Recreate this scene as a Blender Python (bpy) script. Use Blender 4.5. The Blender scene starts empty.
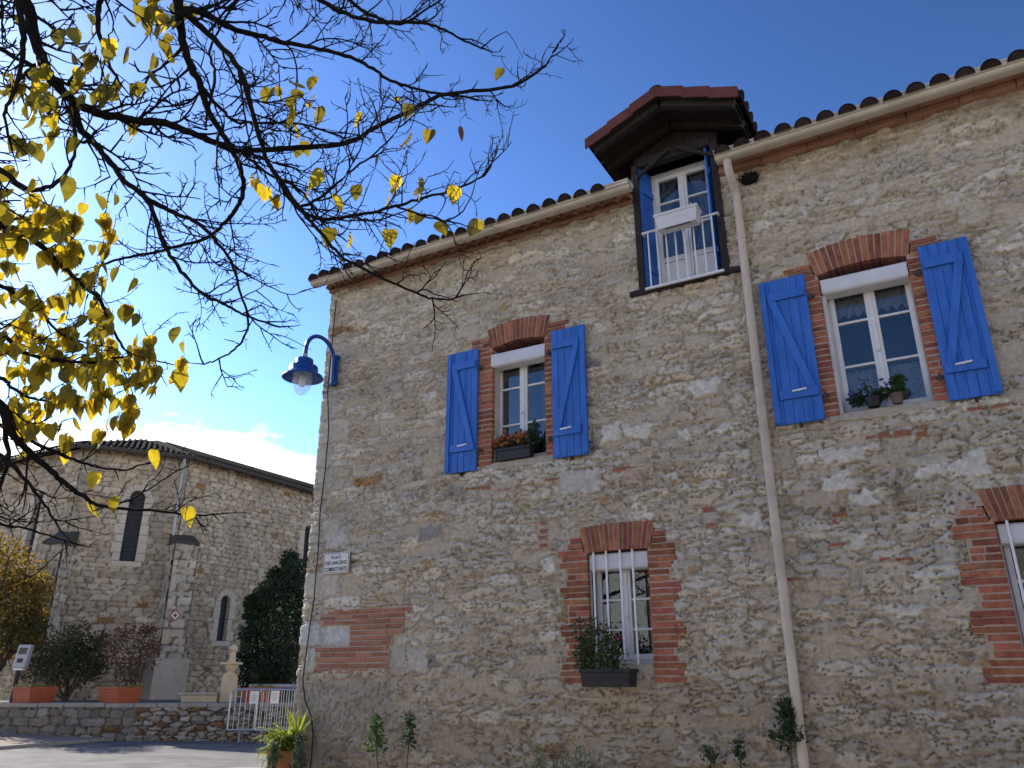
import bpy, math, random
import numpy as np
from mathutils import Vector

random.seed(7)
SC = bpy.context.scene
COL = SC.collection
R = math.radians

# ------------------------------------------------------------------ camera
CAM_Z = 1.3
F_PX = 781.0
PITCH = math.atan(295 / 781.0)
PSI = math.atan(1472 / 835.0)
hx, hy = -math.cos(PSI), math.sin(PSI)
FWD = np.array([hx * math.cos(PITCH), hy * math.cos(PITCH), math.sin(PITCH)])
RGT = np.array([hy, -hx, 0.0])
UPV = np.cross(RGT, FWD)
CAMP = np.array([0.0, 0.0, CAM_Z])
cd = bpy.data.cameras.new('camera')
cam = bpy.data.objects.new('camera', cd)
COL.objects.link(cam)
cam.location = CAMP
cam.rotation_euler = Vector(FWD).to_track_quat('-Z', 'Y').to_euler()
cd.sensor_fit = 'HORIZONTAL'
cd.sensor_width = 36.0
cd.lens = 36.0 * F_PX / 1024.0
cd.clip_start = 0.05
cd.clip_end = 3000
SC.camera = cam

# ------------------------------------------------------------------ light
SUN_EL, SUN_A = R(32), R(6)          # sun stands left of the house, a little behind its front
SUN_DIR = Vector((-math.cos(SUN_A) * math.cos(SUN_EL), math.sin(SUN_A) * math.cos(SUN_EL), math.sin(SUN_EL)))
sl = bpy.data.lights.new('sun', 'SUN')
sl.energy = 5.0
sl.angle = R(0.53)
sl.color = (1.0, 0.93, 0.82)
so = bpy.data.objects.new('sun', sl)
COL.objects.link(so)
so.rotation_euler = SUN_DIR.to_track_quat('Z', 'Y').to_euler()
W = bpy.data.worlds.new('World')
SC.world = W
W.use_nodes = True
wn, wl = W.node_tree.nodes, W.node_tree.links
wn.clear()
sky = wn.new('ShaderNodeTexSky')
sky.sky_type = 'NISHITA'
sky.sun_disc = False
sky.sun_elevation = SUN_EL
sky.sun_rotation = math.atan2(SUN_DIR.x, SUN_DIR.y)
sky.altitude = 100
sky.air_density = 1.0
sky.dust_density = 0.28
sky.ozone_density = 1.3
bg = wn.new('ShaderNodeBackground')
bg.inputs['Strength'].default_value = 0.125
# a low bank of cumulus near the horizon, laid out by direction in the sky
tc = wn.new('ShaderNodeTexCoord')
sep = wn.new('ShaderNodeSeparateXYZ')
wl.new(tc.outputs['Generated'], sep.inputs[0])
mp = wn.new('ShaderNodeMapping')
mp.inputs['Scale'].default_value = (1, 1, 2.6)
mp.inputs['Location'].default_value = (0.37, 0.11, 0.0)
wl.new(tc.outputs['Generated'], mp.inputs[0])
nz = wn.new('ShaderNodeTexNoise')
nz.inputs['Scale'].default_value = 6.5
nz.inputs['Detail'].default_value = 9
nz.inputs['Roughness'].default_value = 0.58
wl.new(mp.outputs[0], nz.inputs['Vector'])
def wmath(op, a, b=None, c=None):
    n = wn.new('ShaderNodeMath'); n.operation = op
    for i, v in enumerate((a, b, c)):
        if v is None: continue
        if isinstance(v, (int, float)): n.inputs[i].default_value = v
        else: wl.new(v, n.inputs[i])
    return n.outputs[0]
def wrange(v, a, b, c, d):
    n = wn.new('ShaderNodeMapRange'); n.interpolation_type = 'SMOOTHSTEP'
    n.inputs[1].default_value = a; n.inputs[2].default_value = b
    n.inputs[3].default_value = c; n.inputs[4].default_value = d
    wl.new(v, n.inputs[0]); return n.outputs[0]
band = wrange(sep.outputs[2], 0.20, 0.335, 0.26, -0.24)
cl = wmath('ADD', nz.outputs['Fac'], band)
cmask = wrange(cl, 0.52, 0.63, 0.0, 1.0)
mixc = wn.new('ShaderNodeMix'); mixc.data_type = 'RGBA'
wl.new(cmask, mixc.inputs[0])
def wcol(op, col, v):
    n = wn.new('ShaderNodeMix'); n.data_type = 'RGBA'; n.blend_type = op; n.inputs[0].default_value = 1
    wl.new(col, n.inputs[6]); n.inputs[7].default_value = (v, v, v, 1); return n.outputs[2]
gm = wn.new('ShaderNodeGamma'); gm.inputs[1].default_value = 1.82      # a deep, clear autumn sky
wl.new(wcol('DIVIDE', sky.outputs[0], 4.0), gm.inputs[0])
wl.new(wcol('MULTIPLY', gm.outputs[0], 4.0), mixc.inputs[6])
mixc.inputs[7].default_value = (8.5, 8.6, 8.8, 1)
wl.new(mixc.outputs[2], bg.inputs['Color'])
wo = wn.new('ShaderNodeOutputWorld')
wl.new(bg.outputs[0], wo.inputs[0])
vs = SC.view_settings
vs.view_transform = 'Standard'
vs.look = 'None'
vs.exposure = 0.80
vs.gamma = 1.0
vs.use_curve_mapping = False

# ------------------------------------------------------------------ helpers
def ray(x, y):
    return (FWD * F_PX + RGT * (x - 512) + UPV * (384 - y)) / F_PX
def P3(x, y, d):                       # the point of pixel x, y that lies d metres deep
    return CAMP + ray(x, y) * d
def H3(x, y, d):                       # the same by distance over the ground
    r = ray(x, y); h = math.hypot(hx, hy)
    t = d / (r[0] * hx + r[1] * hy)
    return CAMP + r * t
def on_wall(x, y, Y=7.0):
    r = ray(x, y); t = Y / r[1]
    return r[0] * t, r[2] * t + CAM_Z

class MB:
    def __init__(s): s.v = []; s.f = []
    def add(s, vs_, fs_):
        o = len(s.v); s.v += [tuple(map(float, p)) for p in vs_]; s.f += [tuple(i + o for i in f) for f in fs_]
        return s
    def box(s, x0, x1, y0, y1, z0, z1):
        return s.add([(x0,y0,z0),(x1,y0,z0),(x1,y1,z0),(x0,y1,z0),(x0,y0,z1),(x1,y0,z1),(x1,y1,z1),(x0,y1,z1)],
                     [(0,3,2,1),(4,5,6,7),(0,1,5,4),(1,2,6,5),(2,3,7,6),(3,0,4,7)])
    def obox(s, c, ax, ay, az):         # centre and three half axes
        c, ax, ay, az = (np.array(q, float) for q in (c, ax, ay, az))
        vs_ = [c+i*ax+j*ay+k*az for k in (-1,1) for (i,j) in ((-1,-1),(1,-1),(1,1),(-1,1))]
        fs = [(0,3,2,1),(4,5,6,7),(0,1,5,4),(1,2,6,5),(2,3,7,6),(3,0,4,7)]
        if np.dot(np.cross(ax, ay), az) < 0: fs = [f[::-1] for f in fs]
        return s.add(vs_, fs)
    def tube(s, pts, rad, n=8, cap=True):
        pts = [np.array(p, float) for p in pts]
        if not hasattr(rad, '__len__'): rad = [rad] * len(pts)
        vs_, fs = [], []
        ref = np.array([0.31, 0.17, 0.93])
        for i, p in enumerate(pts):
            t = pts[min(i+1, len(pts)-1)] - pts[max(i-1, 0)]
            t = t / (np.linalg.norm(t) + 1e-9)
            a = np.cross(t, ref)
            if np.linalg.norm(a) < 0.15: a = np.cross(t, np.array([1.0, 0, 0]))
            a /= np.linalg.norm(a); b = np.cross(t, a)
            for k in range(n):
                q = 2 * math.pi * k / n
                vs_.append(p + rad[i] * (math.cos(q) * a + math.sin(q) * b))
        for i in range(len(pts) - 1):
            for k in range(n):
                k2 = (k + 1) % n
                fs.append((i*n+k, i*n+k2, (i+1)*n+k2, (i+1)*n+k))
        if cap:
            fs.append(tuple(range(n))[::-1]); fs.append(tuple((len(pts)-1)*n + k for k in range(n)))
        return s.add(vs_, fs)
    def lathe(s, c, prof, n=24, ang0=0):
        vs_, fs = [], []
        for r_, z_ in prof:
            for k in range(n):
                q = ang0 + 2 * math.pi * k / n
                vs_.append((c[0] + r_ * math.cos(q), c[1] + r_ * math.sin(q), c[2] + z_))
        for i in range(len(prof) - 1):
            for k in range(n):
                k2 = (k + 1) % n
                fs.append((i*n+k, i*n+k2, (i+1)*n+k2, (i+1)*n+k))
        if prof[0][0] > 1e-4: fs.append(tuple(range(n))[::-1])
        if prof[-1][0] > 1e-4: fs.append(tuple((len(prof)-1)*n + k for k in range(n)))
        return s.add(vs_, fs)
    def prism(s, poly, d):              # polygon (3D points) pushed along d
        d = np.array(d, float); n = len(poly)
        vs_ = [np.array(p, float) for p in poly] + [np.array(p, float) + d for p in poly]
        fs = [tuple(range(n))[::-1], tuple(range(n, 2*n))] + [(i, (i+1) % n, n+(i+1) % n, n+i) for i in range(n)]
        return s.add(vs_, fs)
    def build(s, name, m, parent=None, smooth=False, bevel=0):
        me = bpy.data.meshes.new(name)
        me.from_pydata(s.v, [], s.f); me.update()
        if smooth: me.polygons.foreach_set('use_smooth', [True] * len(me.polygons))
        o = bpy.data.objects.new(name, me); COL.objects.link(o)
        if m: me.materials.append(m)
        if parent: o.parent = parent
        if bevel:
            b = o.modifiers.new('bevel', 'BEVEL'); b.width = bevel; b.segments = 2; b.limit_method = 'ANGLE'
        if smooth:
            try:
                me.set_sharp_from_angle(angle=R(42))
            except Exception: pass
        return o

def tag(o, label=None, cat=None, group=None, kind=None):
    if label: o['label'] = label
    if cat: o['category'] = cat
    if group: o['group'] = group
    if kind: o['kind'] = kind
    return o
def thing(name, label, cat, group=None):
    o = bpy.data.objects.new(name, None); COL.objects.link(o)
    o.empty_display_size = 0.1
    return tag(o, label, cat, group)

def mat(name, c1, c2=None, scale=6.0, rough=0.7, bump=0.0, bscale=60.0, metal=0.0, island=0.0, attr=None, stretch=(1,1,1), detail=6, spec=0.4, island_hue=0.0):
    m = bpy.data.materials.new(name); m.use_nodes = True
    n, l = m.node_tree.nodes, m.node_tree.links
    p = n['Principled BSDF']
    p.inputs['Roughness'].default_value = rough
    p.inputs['Metallic'].default_value = metal
    p.inputs['Specular IOR Level'].default_value = spec
    t = n.new('ShaderNodeTexCoord'); mpn = n.new('ShaderNodeMapping'); mpn.inputs['Scale'].default_value = stretch
    l.new(t.outputs['Object'], mpn.inputs[0])
    no = n.new('ShaderNodeTexNoise'); no.inputs['Scale'].default_value = scale; no.inputs['Detail'].default_value = detail
    no.inputs['Roughness'].default_value = 0.62
    l.new(mpn.outputs[0], no.inputs['Vector'])
    mx = n.new('ShaderNodeMix'); mx.data_type = 'RGBA'
    rp = n.new('ShaderNodeMapRange'); rp.inputs[1].default_value = 0.32; rp.inputs[2].default_value = 0.68
    l.new(no.outputs['Fac'], rp.inputs[0]); l.new(rp.outputs[0], mx.inputs[0])
    if c2 is None: c2 = tuple(min(1, k * 1.25) for k in c1)
    mx.inputs[6].default_value = (*c1, 1); mx.inputs[7].default_value = (*c2, 1)
    out = mx.outputs[2]
    if attr:
        a = n.new('ShaderNodeAttribute'); a.attribute_name = attr
        mm = n.new('ShaderNodeMix'); mm.data_type = 'RGBA'; mm.blend_type = 'MULTIPLY'; mm.inputs[0].default_value = 1
        l.new(a.outputs['Color'], mm.inputs[6]); l.new(out, mm.inputs[7]); out = mm.outputs[2]
    if island:
        g = n.new('ShaderNodeNewGeometry')
        r2 = n.new('ShaderNodeMapRange'); r2.inputs[3].default_value = 1 - island; r2.inputs[4].default_value = 1 + island
        l.new(g.outputs['Random Per Island'], r2.inputs[0])
        hs = n.new('ShaderNodeHueSaturation'); l.new(r2.outputs[0], hs.inputs['Value']); l.new(out, hs.inputs['Color'])
        if island_hue:
            r3 = n.new('ShaderNodeMath'); r3.operation = 'MULTIPLY'; r3.inputs[1].default_value = 7.31
            r4 = n.new('ShaderNodeMath'); r4.operation = 'FRACT'
            r5 = n.new('ShaderNodeMapRange'); r5.inputs[3].default_value = 0.5 - island_hue; r5.inputs[4].default_value = 0.5 + island_hue
            l.new(g.outputs['Random Per Island'], r3.inputs[0]); l.new(r3.outputs[0], r4.inputs[0]); l.new(r4.outputs[0], r5.inputs[0])
            l.new(r5.outputs[0], hs.inputs['Hue'])
        out = hs.outputs[0]
    l.new(out, p.inputs['Base Color'])
    if bump:
        nb = n.new('ShaderNodeTexNoise'); nb.inputs['Scale'].default_value = bscale; nb.inputs['Detail'].default_value = 5
        nb.inputs['Roughness'].default_value = 0.7
        l.new(mpn.outputs[0], nb.inputs['Vector'])
        b = n.new('ShaderNodeBump'); b.inputs['Strength'].default_value = bump; b.inputs['Distance'].default_value = 0.01
        l.new(nb.outputs['Fac'], b.inputs['Height']); l.new(b.outputs[0], p.inputs['Normal'])
    return m

def leaf_mat(name, c1, c2, trans, tw=0.5, scale=3.0, rough=0.72):
    m = bpy.data.materials.new(name); m.use_nodes = True
    n, l = m.node_tree.nodes, m.node_tree.links
    p = n['Principled BSDF']; p.inputs['Roughness'].default_value = rough
    g = n.new('ShaderNodeNewGeometry')
    mx = n.new('ShaderNodeMix'); mx.data_type = 'RGBA'
    l.new(g.outputs['Random Per Island'], mx.inputs[0])
    mx.inputs[6].default_value = (*c1, 1); mx.inputs[7].default_value = (*c2, 1)
    t = n.new('ShaderNodeTexCoord')
    no = n.new('ShaderNodeTexNoise'); no.inputs['Scale'].default_value = scale * 10; no.inputs['Detail'].default_value = 4
    l.new(t.outputs['Object'], no.inputs['Vector'])
    rp = n.new('ShaderNodeMapRange'); rp.inputs[1].default_value = .3; rp.inputs[2].default_value = .7; rp.inputs[3].default_value = .72; rp.inputs[4].default_value = 1.15
    l.new(no.outputs['Fac'], rp.inputs[0])
    hs = n.new('ShaderNodeHueSaturation'); l.new(rp.outputs[0], hs.inputs['Value']); l.new(mx.outputs[2], hs.inputs['Color'])
    l.new(hs.outputs[0], p.inputs['Base Color'])
    tr = n.new('ShaderNodeBsdfTranslucent')
    hm = n.new('ShaderNodeMix'); hm.data_type = 'RGBA'; hm.blend_type = 'MULTIPLY'; hm.inputs[0].default_value = 1
    l.new(hs.outputs[0], hm.inputs[6]); hm.inputs[7].default_value = (*trans, 1)
    l.new(hm.outputs[2], tr.inputs['Color'])
    ms = n.new('ShaderNodeMixShader'); ms.inputs[0].default_value = tw
    l.new(p.outputs[0], ms.inputs[1]); l.new(tr.outputs[0], ms.inputs[2])
    l.new(ms.outputs[0], n['Material Output'].inputs['Surface'])
    return m

def glass_mat(name, base=0.10, tint=(1, 1, 1)):
    m = bpy.data.materials.new(name); m.use_nodes = True
    n, l = m.node_tree.nodes, m.node_tree.links
    n.remove(n['Principled BSDF'])
    tr = n.new('ShaderNodeBsdfTransparent'); tr.inputs[0].default_value = (*[0.86 * k for k in tint], 1)
    gl = n.new('ShaderNodeBsdfGlossy'); gl.inputs['Roughness'].default_value = 0.015
    fr = n.new('ShaderNodeFresnel'); fr.inputs[0].default_value = 1.52
    ad = n.new('ShaderNodeMath'); ad.operation = 'ADD'; ad.use_clamp = True; ad.inputs[1].default_value = base
    l.new(fr.outputs[0], ad.inputs[0])
    t = n.new('ShaderNodeTexCoord'); no = n.new('ShaderNodeTexNoise'); no.inputs['Scale'].default_value = 2.5
    l.new(t.outputs['Object'], no.inputs['Vector'])
    b = n.new('ShaderNodeBump'); b.inputs['Strength'].default_value = 0.03; b.inputs['Distance'].default_value = 0.05
    l.new(no.outputs['Fac'], b.inputs['Height']); l.new(b.outputs[0], gl.inputs['Normal'])
    ms = n.new('ShaderNodeMixShader')
    l.new(ad.outputs[0], ms.inputs[0]); l.new(tr.outputs[0], ms.inputs[1]); l.new(gl.outputs[0], ms.inputs[2])
    l.new(ms.outputs[0], n['Material Output'].inputs['Surface'])
    return m

def lace_mat(name, col, scale, thr, soft=0.08):
    m = bpy.data.materials.new(name); m.use_nodes = True
    n, l = m.node_tree.nodes, m.node_tree.links
    p = n['Principled BSDF']; p.inputs['Base Color'].default_value = (*col, 1); p.inputs['Roughness'].default_value = 0.9
    t = n.new('ShaderNodeTexCoord'); v = n.new('ShaderNodeTexNoise'); v.inputs['Scale'].default_value = scale; v.inputs['Detail'].default_value = 5
    v.inputs['Roughness'].default_value = 0.65
    l.new(t.outputs['Object'], v.inputs['Vector'])
    rp = n.new('ShaderNodeMapRange'); rp.inputs[1].default_value = thr - soft; rp.inputs[2].default_value = thr + soft
    rp.inputs[3].default_value = 0.15; rp.inputs[4].default_value = 0.95
    l.new(v.outputs['Fac'], rp.inputs[0])
    tr = n.new('ShaderNodeBsdfTransparent'); ms = n.new('ShaderNodeMixShader')
    l.new(rp.outputs[0], ms.inputs[0]); l.new(tr.outputs[0], ms.inputs[1]); l.new(p.outputs[0], ms.inputs[2])
    l.new(ms.outputs[0], n['Material Output'].inputs['Surface'])
    return m

# ------------------------------------------------------------------ materials
M = {}
M['stone'] = mat('rubble limestone', (.74,.74,.74), (1.16,1.16,1.16), 26, .92, 1.0, 110, attr='stone_colour', spec=.2)
M['church_stone'] = mat('church limestone', (.78,.78,.78), (1.12,1.12,1.12), 5, .92, .6, 30, attr='stone_colour', spec=.2)
M['brick'] = mat('red brick', (.24,.080,.045), (.44,.17,.095), 16, .9, 1.0, 70, island=.33, island_hue=.012, spec=.2)
M['brick_pale'] = mat('weathered red brick', (.30,.13,.08), (.40,.19,.12), 20, .9, .6, 90, island=.25, island_hue=.012, spec=.2)
M['mortar'] = mat('lime mortar', (.40,.29,.22), (.50,.38,.30), 18, .95, .6, 70, spec=.1)
M['blue'] = mat('blue shutter paint', (.020,.112,.42), (.042,.172,.57), 5, .55, .35, 30, stretch=(4,4,.6), spec=.35)
M['blue_lamp'] = mat('blue lamp paint', (.010,.055,.24), (.016,.075,.30), 9, .35, .05, 40)
M['white'] = mat('white window paint', (.70,.69,.68), (.80,.79,.77), 7, .45, .04, 30)
M['pvc'] = mat('white plastic', (.60,.59,.60), (.68,.67,.67), 5, .5)
M['gutter'] = mat('beige gutter', (.46,.40,.32), (.62,.55,.45), 3, .55, .12, 20)
M['pipe'] = mat('beige pipe', (.46,.385,.30), (.62,.52,.41), 3, .55, .12, 20)
M['terracotta'] = mat('roof terracotta', (.014,.010,.009), (.040,.024,.020), 9, .95, .4, 50, island=.3, spec=.2)
M['red_tile'] = mat('red verge tile', (.10,.032,.026), (.145,.047,.037), 10, .85, .2, 50, island=.12, spec=.3)
M['cornice'] = mat('cornice terracotta', (.33,.165,.10), (.45,.245,.155), 9, .92, .5, 50, island=.18, spec=.2)
M['timber'] = mat('dark timber', (.016,.012,.011), (.034,.025,.021), 5, .8, .4, 25, stretch=(6,6,.7))
M['old_timber'] = mat('grey timber', (.09,.065,.05), (.16,.12,.09), 6, .85, .4, 25)
M['glass'] = glass_mat('window glass', .04)
M['glass_low'] = glass_mat('old window glass', .0)
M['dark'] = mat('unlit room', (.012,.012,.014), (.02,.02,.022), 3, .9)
M['iron_white'] = mat('white painted iron', (.72,.72,.72), (.80,.80,.79), 12, .4, .08, 40)
M['black'] = mat('black rubber', (.012,.012,.013), (.02,.02,.02), 10, .6)
M['black_plastic'] = mat('black plastic', (.010,.010,.012), (.018,.018,.02), 10, .5)
M['zinc'] = mat('galvanised steel', (.42,.44,.46), (.55,.57,.59), 14, .38, .05, 50, metal=.7)
M['orange'] = mat('orange planter', (.30,.062,.022), (.38,.088,.03), 5, .6, .1, 30)
M['soil'] = mat('potting soil', (.03,.022,.016), (.055,.04,.03), 25, .95, .8, 60)
M['bark'] = mat('dark bark', (.008,.0065,.006), (.022,.018,.016), 30, .9, .8, 60, stretch=(1,1,.4), spec=.15)
M['stem'] = mat('shrub stem', (.06,.045,.032), (.11,.085,.06), 20, .9)
M['asphalt'] = mat('asphalt', (.085,.082,.082), (.19,.185,.18), 1.6, .8, 1.0, 60, spec=.4)
M['paving'] = mat('gravelly pavement', (.22,.17,.14), (.30,.24,.20), 2.0, .9, .8, 50)
M['square'] = mat('worn gravel', (.10,.09,.078), (.14,.125,.105), 1.5, .95, .8, 40)
M['render'] = mat('cream render', (.58,.51,.41), (.66,.59,.48), 2, .95, .3, 20)
M['kerb'] = mat('kerb stone', (.26,.24,.21), (.36,.33,.29), 6, .9, .5, 40)
M['ground'] = mat('gravel ground', (.13,.11,.09), (.19,.165,.13), .8, .95, .8, 30)
M['stone_plain'] = mat('dressed pale stone', (.46,.40,.31), (.58,.51,.41), 7, .9, .4, 40)
M['sill'] = mat('worn stone sill', (.36,.31,.235), (.54,.475,.385), 22, .92, 1.0, 60, spec=.2)
M['stone_warm'] = mat('dressed cream stone', (.56,.44,.27), (.66,.54,.36), 5, .9, .3, 40)
M['slate'] = mat('dark slate', (.045,.038,.033), (.075,.065,.055), 10, .75, .3, 30)
M['leaded'] = mat('dark leaded glass', (.008,.009,.013), (.02,.021,.028), 9, .6, .2, 12)
M['church_roof'] = mat('old canal tile', (.016,.013,.010), (.042,.034,.024), 8, 1.0, .5, 40, island=.3, spec=.03)
M['terra_pot'] = mat('terracotta pot', (.50,.16,.065), (.60,.22,.10), 9, .8, .2, 50)
M['enamel'] = mat('cream enamel', (.62,.60,.56), (.70,.68,.64), 8, .35)
M['letter'] = mat('dark lettering', (.03,.03,.04), (.045,.045,.055), 8, .5)
M['paper'] = mat('white paper', (.78,.78,.76), (.84,.84,.82), 5, .8)
M['grey_plastic'] = mat('grey painted metal', (.36,.38,.40), (.44,.46,.48), 5, .4)
M['screen'] = mat('dark screen', (.02,.022,.028), (.03,.03,.038), 5, .2)
M['orange_paint'] = mat('orange paint', (.42,.14,.08), (.50,.19,.11), 5, .6)
M['curtain'] = mat('pale curtain', (.55,.60,.66), (.65,.70,.76), 6, .95)
M['lace'] = lace_mat('white lace', (.62,.66,.72), 95, .52, .22)
M['lace_dense'] = lace_mat('patterned lace', (.20,.20,.19), 34, .54, .10)
M['net'] = lace_mat('net curtain', (.30,.36,.45), 160, .5, .03)
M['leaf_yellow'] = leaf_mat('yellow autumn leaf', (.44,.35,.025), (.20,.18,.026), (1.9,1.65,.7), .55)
M['leaf_olive_shade'] = leaf_mat('olive leaf in shade', (.26,.22,.028), (.13,.125,.024), (1.5,1.3,.6), .42)  # darker olive copy of the yellow leaf, shade mixed into its colour
M['leaf_brown'] = leaf_mat('brown dead leaf', (.06,.03,.02), (.09,.045,.025), (1,.8,.6), .2)
M['leaf_green'] = leaf_mat('green leaf', (.035,.075,.022), (.06,.11,.03), (1.2,1.3,.7), .3)
M['leaf_dark'] = leaf_mat('dark evergreen leaf', (.018,.038,.014), (.036,.066,.024), (1,1.2,.6), .2)
M['leaf_gold'] = leaf_mat('golden autumn leaf', (.12,.095,.022), (.26,.195,.03), (1.6,1.3,.7), .45)
M['leaf_olive'] = leaf_mat('olive leaf', (.05,.05,.022), (.085,.075,.03), (1.3,1.1,.7), .3)
M['leaf_rust'] = leaf_mat('rust leaf', (.10,.042,.022), (.17,.075,.03), (1.3,1,.7), .3)
M['leaf_lime'] = leaf_mat('yellow green leaf', (.26,.27,.04), (.15,.22,.04), (1.5,1.5,.7), .45)
M['leaf_blue'] = leaf_mat('grey green needle', (.07,.10,.07), (.12,.15,.11), (1,1.1,.8), .2)
M['flower'] = leaf_mat('orange flower', (.50,.16,.03), (.50,.26,.13), (1.2,1,.8), .3)
M['flower_red'] = leaf_mat('dark red flower', (.20,.02,.03), (.30,.04,.07), (1.2,1,.8), .3)

m = bpy.data.materials.new('clear lamp glass'); m.use_nodes = True
_n, _l = m.node_tree.nodes, m.node_tree.links
_n['Principled BSDF'].inputs['Base Color'].default_value = (.85,.87,.9,1); _n['Principled BSDF'].inputs['Roughness'].default_value = .12
_no = _n.new('ShaderNodeTexNoise'); _no.inputs['Scale'].default_value = 12
_tr = _n.new('ShaderNodeBsdfTransparent'); _ms = _n.new('ShaderNodeMixShader')
_rp = _n.new('ShaderNodeMapRange'); _rp.inputs[3].default_value = .15; _rp.inputs[4].default_value = .38
_l.new(_no.outputs['Fac'], _rp.inputs[0]); _l.new(_rp.outputs[0], _ms.inputs[0])
_l.new(_tr.outputs[0], _ms.inputs[1]); _l.new(_n['Principled BSDF'].outputs[0], _ms.inputs[2])
_l.new(_ms.outputs[0], _n['Material Output'].inputs['Surface'])
M['lamp_glass'] = m

# ------------------------------------------------------------------ rubble masonry as real relief
def _hash(a, b, s):
    with np.errstate(over='ignore'):
        h = (a.astype(np.int64) * 374761393 + b.astype(np.int64) * 668265263 + s * 982451653) & 0xffffffff
        h = ((h ^ (h >> 13)) * 1274126177) & 0xffffffff
        h = (h ^ (h >> 16)) & 0xffffffff
        h = (h * 2246822519) & 0xffffffff
        h = h ^ (h >> 15)
    return (h & 0xffffff) / float(0x1000000)
def vnoise(u, v, s):
    iu, iv = np.floor(u), np.floor(v)
    fu, fv = u - iu, v - iv
    fu = fu*fu*(3-2*fu); fv = fv*fv*(3-2*fv)
    a = _hash(iu, iv, s); b = _hash(iu+1, iv, s); c = _hash(iu, iv+1, s); d = _hash(iu+1, iv+1, s)
    return (a*(1-fu)+b*fu)*(1-fv) + (c*(1-fu)+d*fu)*fv
def fbm(u, v, s, o=4):
    t = 0; a = .5; n = 0
    for i in range(o):
        t = t + a * vnoise(u, v, s + i*17); n += a; a *= .5; u = u*2.03+3.1; v = v*2.03+7.7
    return t / n
def sstep(a, b, x):
    t = np.clip((x-a)/(b-a), 0, 1); return t*t*(3-2*t)

PALE = np.array([[.58,.54,.46],[.53,.49,.425],[.62,.58,.505],[.53,.465,.37],[.49,.455,.40],[.57,.51,.415],[.51,.445,.35],[.56,.525,.465]])
def masonry(U, V, cw, ch, seed, warp=.05, power=2.6, mortar=(.54,.475,.385), rusty=.04, amp=.03, crack=.02, rough=.014, lo=.06, hi=.26, bury=1, jit=.62):
    wu = U + warp*(fbm(U*5, V*7, seed+1)-.5)*2 + .034*(fbm(U*24, V*32, seed+5, 2)-.5)*2
    wv = V + warp*.62*(fbm(U*3.5, V*6, seed+2)-.5)*2 + .022*(fbm(U*22, V*34, seed+6, 2)-.5)*2
    wv = wv + ch*.55*(vnoise(V*0+seed, wv/ch*.37, seed+9)-.5)
    gy = wv/ch; row = np.floor(gy)
    F1 = np.full(U.shape, 9.); F2 = np.full(U.shape, 9.)
    ID = np.zeros(U.shape); ID2 = np.zeros(U.shape)
    for dr in (-1, 0, 1):
        r = row + dr
        wid = .75 + .6*_hash(r, r*0+3, seed+4)
        gx = wu/(cw*wid) + 10*_hash(r, r*0, seed+3)
        c0 = np.floor(gx)
        for dc in (-1, 0, 1):
            c = c0 + dc
            px = c + .5 + (_hash(c, r, seed+11)-.5)*.85
            py = r + .5 + (_hash(c, r, seed+12)-.5)*jit
            size = .10*(_hash(c, r, seed+13)-.5)*2
            d = (np.abs((gx-px))**power + np.abs(gy-py)**power)**(1/power) - size
            idv = _hash(c, r, seed+14); idw = _hash(c, r, seed+15)
            near = d < F1
            F2 = np.where(near, F1, np.minimum(F2, d))
            ID = np.where(near, idv, ID); ID2 = np.where(near, idw, ID2)
            F1 = np.where(near, d, F1)
    edge = F2 - F1 + .16*(fbm(U*22, V*30, seed+20)-.5)
    mk = sstep(lo, hi, edge)
    buried = sstep(.05, .3, ID2 + .25*(fbm(U*9, V*9, seed+21)-.5))   # some stones are buttered over with mortar
    if bury: mk = mk * (.15 + .85*buried)
    strat = fbm(U*9 + .6*V, V*44, seed+30)
    ridge = 1 - np.abs(2*fbm(U*5.5 + .7*fbm(U*3,V*3,seed+36), V*30, seed+31, 4)-1)
    h = mk*(amp*(.4+.6*ID) + rough*(fbm(U*17, V*40, seed+32)-.5)*2.4 + rough*(strat-.5)*1.9)
    h = h - crack*mk*sstep(.925, .98, ridge)
    h = h - crack*.45*(1-sstep(.03,.13,np.abs(edge-.07)*2))*sstep(.40,.62,fbm(U*6,V*8,seed+33))
    h = h + (1-mk)*.007*(fbm(U*28, V*28, seed+34)-.5)*2 + .012*(fbm(U*2.2, V*3, seed+35)-.5)
    k = (ID2*997 % 1*len(PALE)).astype(int).clip(0, len(PALE)-1)
    c = PALE[k] * (.84 + .30*ID[..., None])
    rst = ID2*613 % 1
    c = np.where((rst < rusty)[..., None], np.array([.33,.20,.10])*(.8+.5*ID[..., None]), c)
    c = np.where(((rst > rusty) & (rst < rusty*1.45))[..., None], np.array([.26,.25,.245]), c)
    c = c * (.90 + .20*strat[..., None])
    mc = np.array(mortar) * (.86 + .28*fbm(U*4, V*4, seed+40)[..., None])
    col = mc + (c - mc)*mk[..., None]
    st = sstep(.60, .74, fbm(U*1.7, V*2.6, seed+41))*.28                # tan washes
    col = col*(1-st[..., None]) + np.array([.47,.385,.285])*st[..., None]
    return h, col

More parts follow.
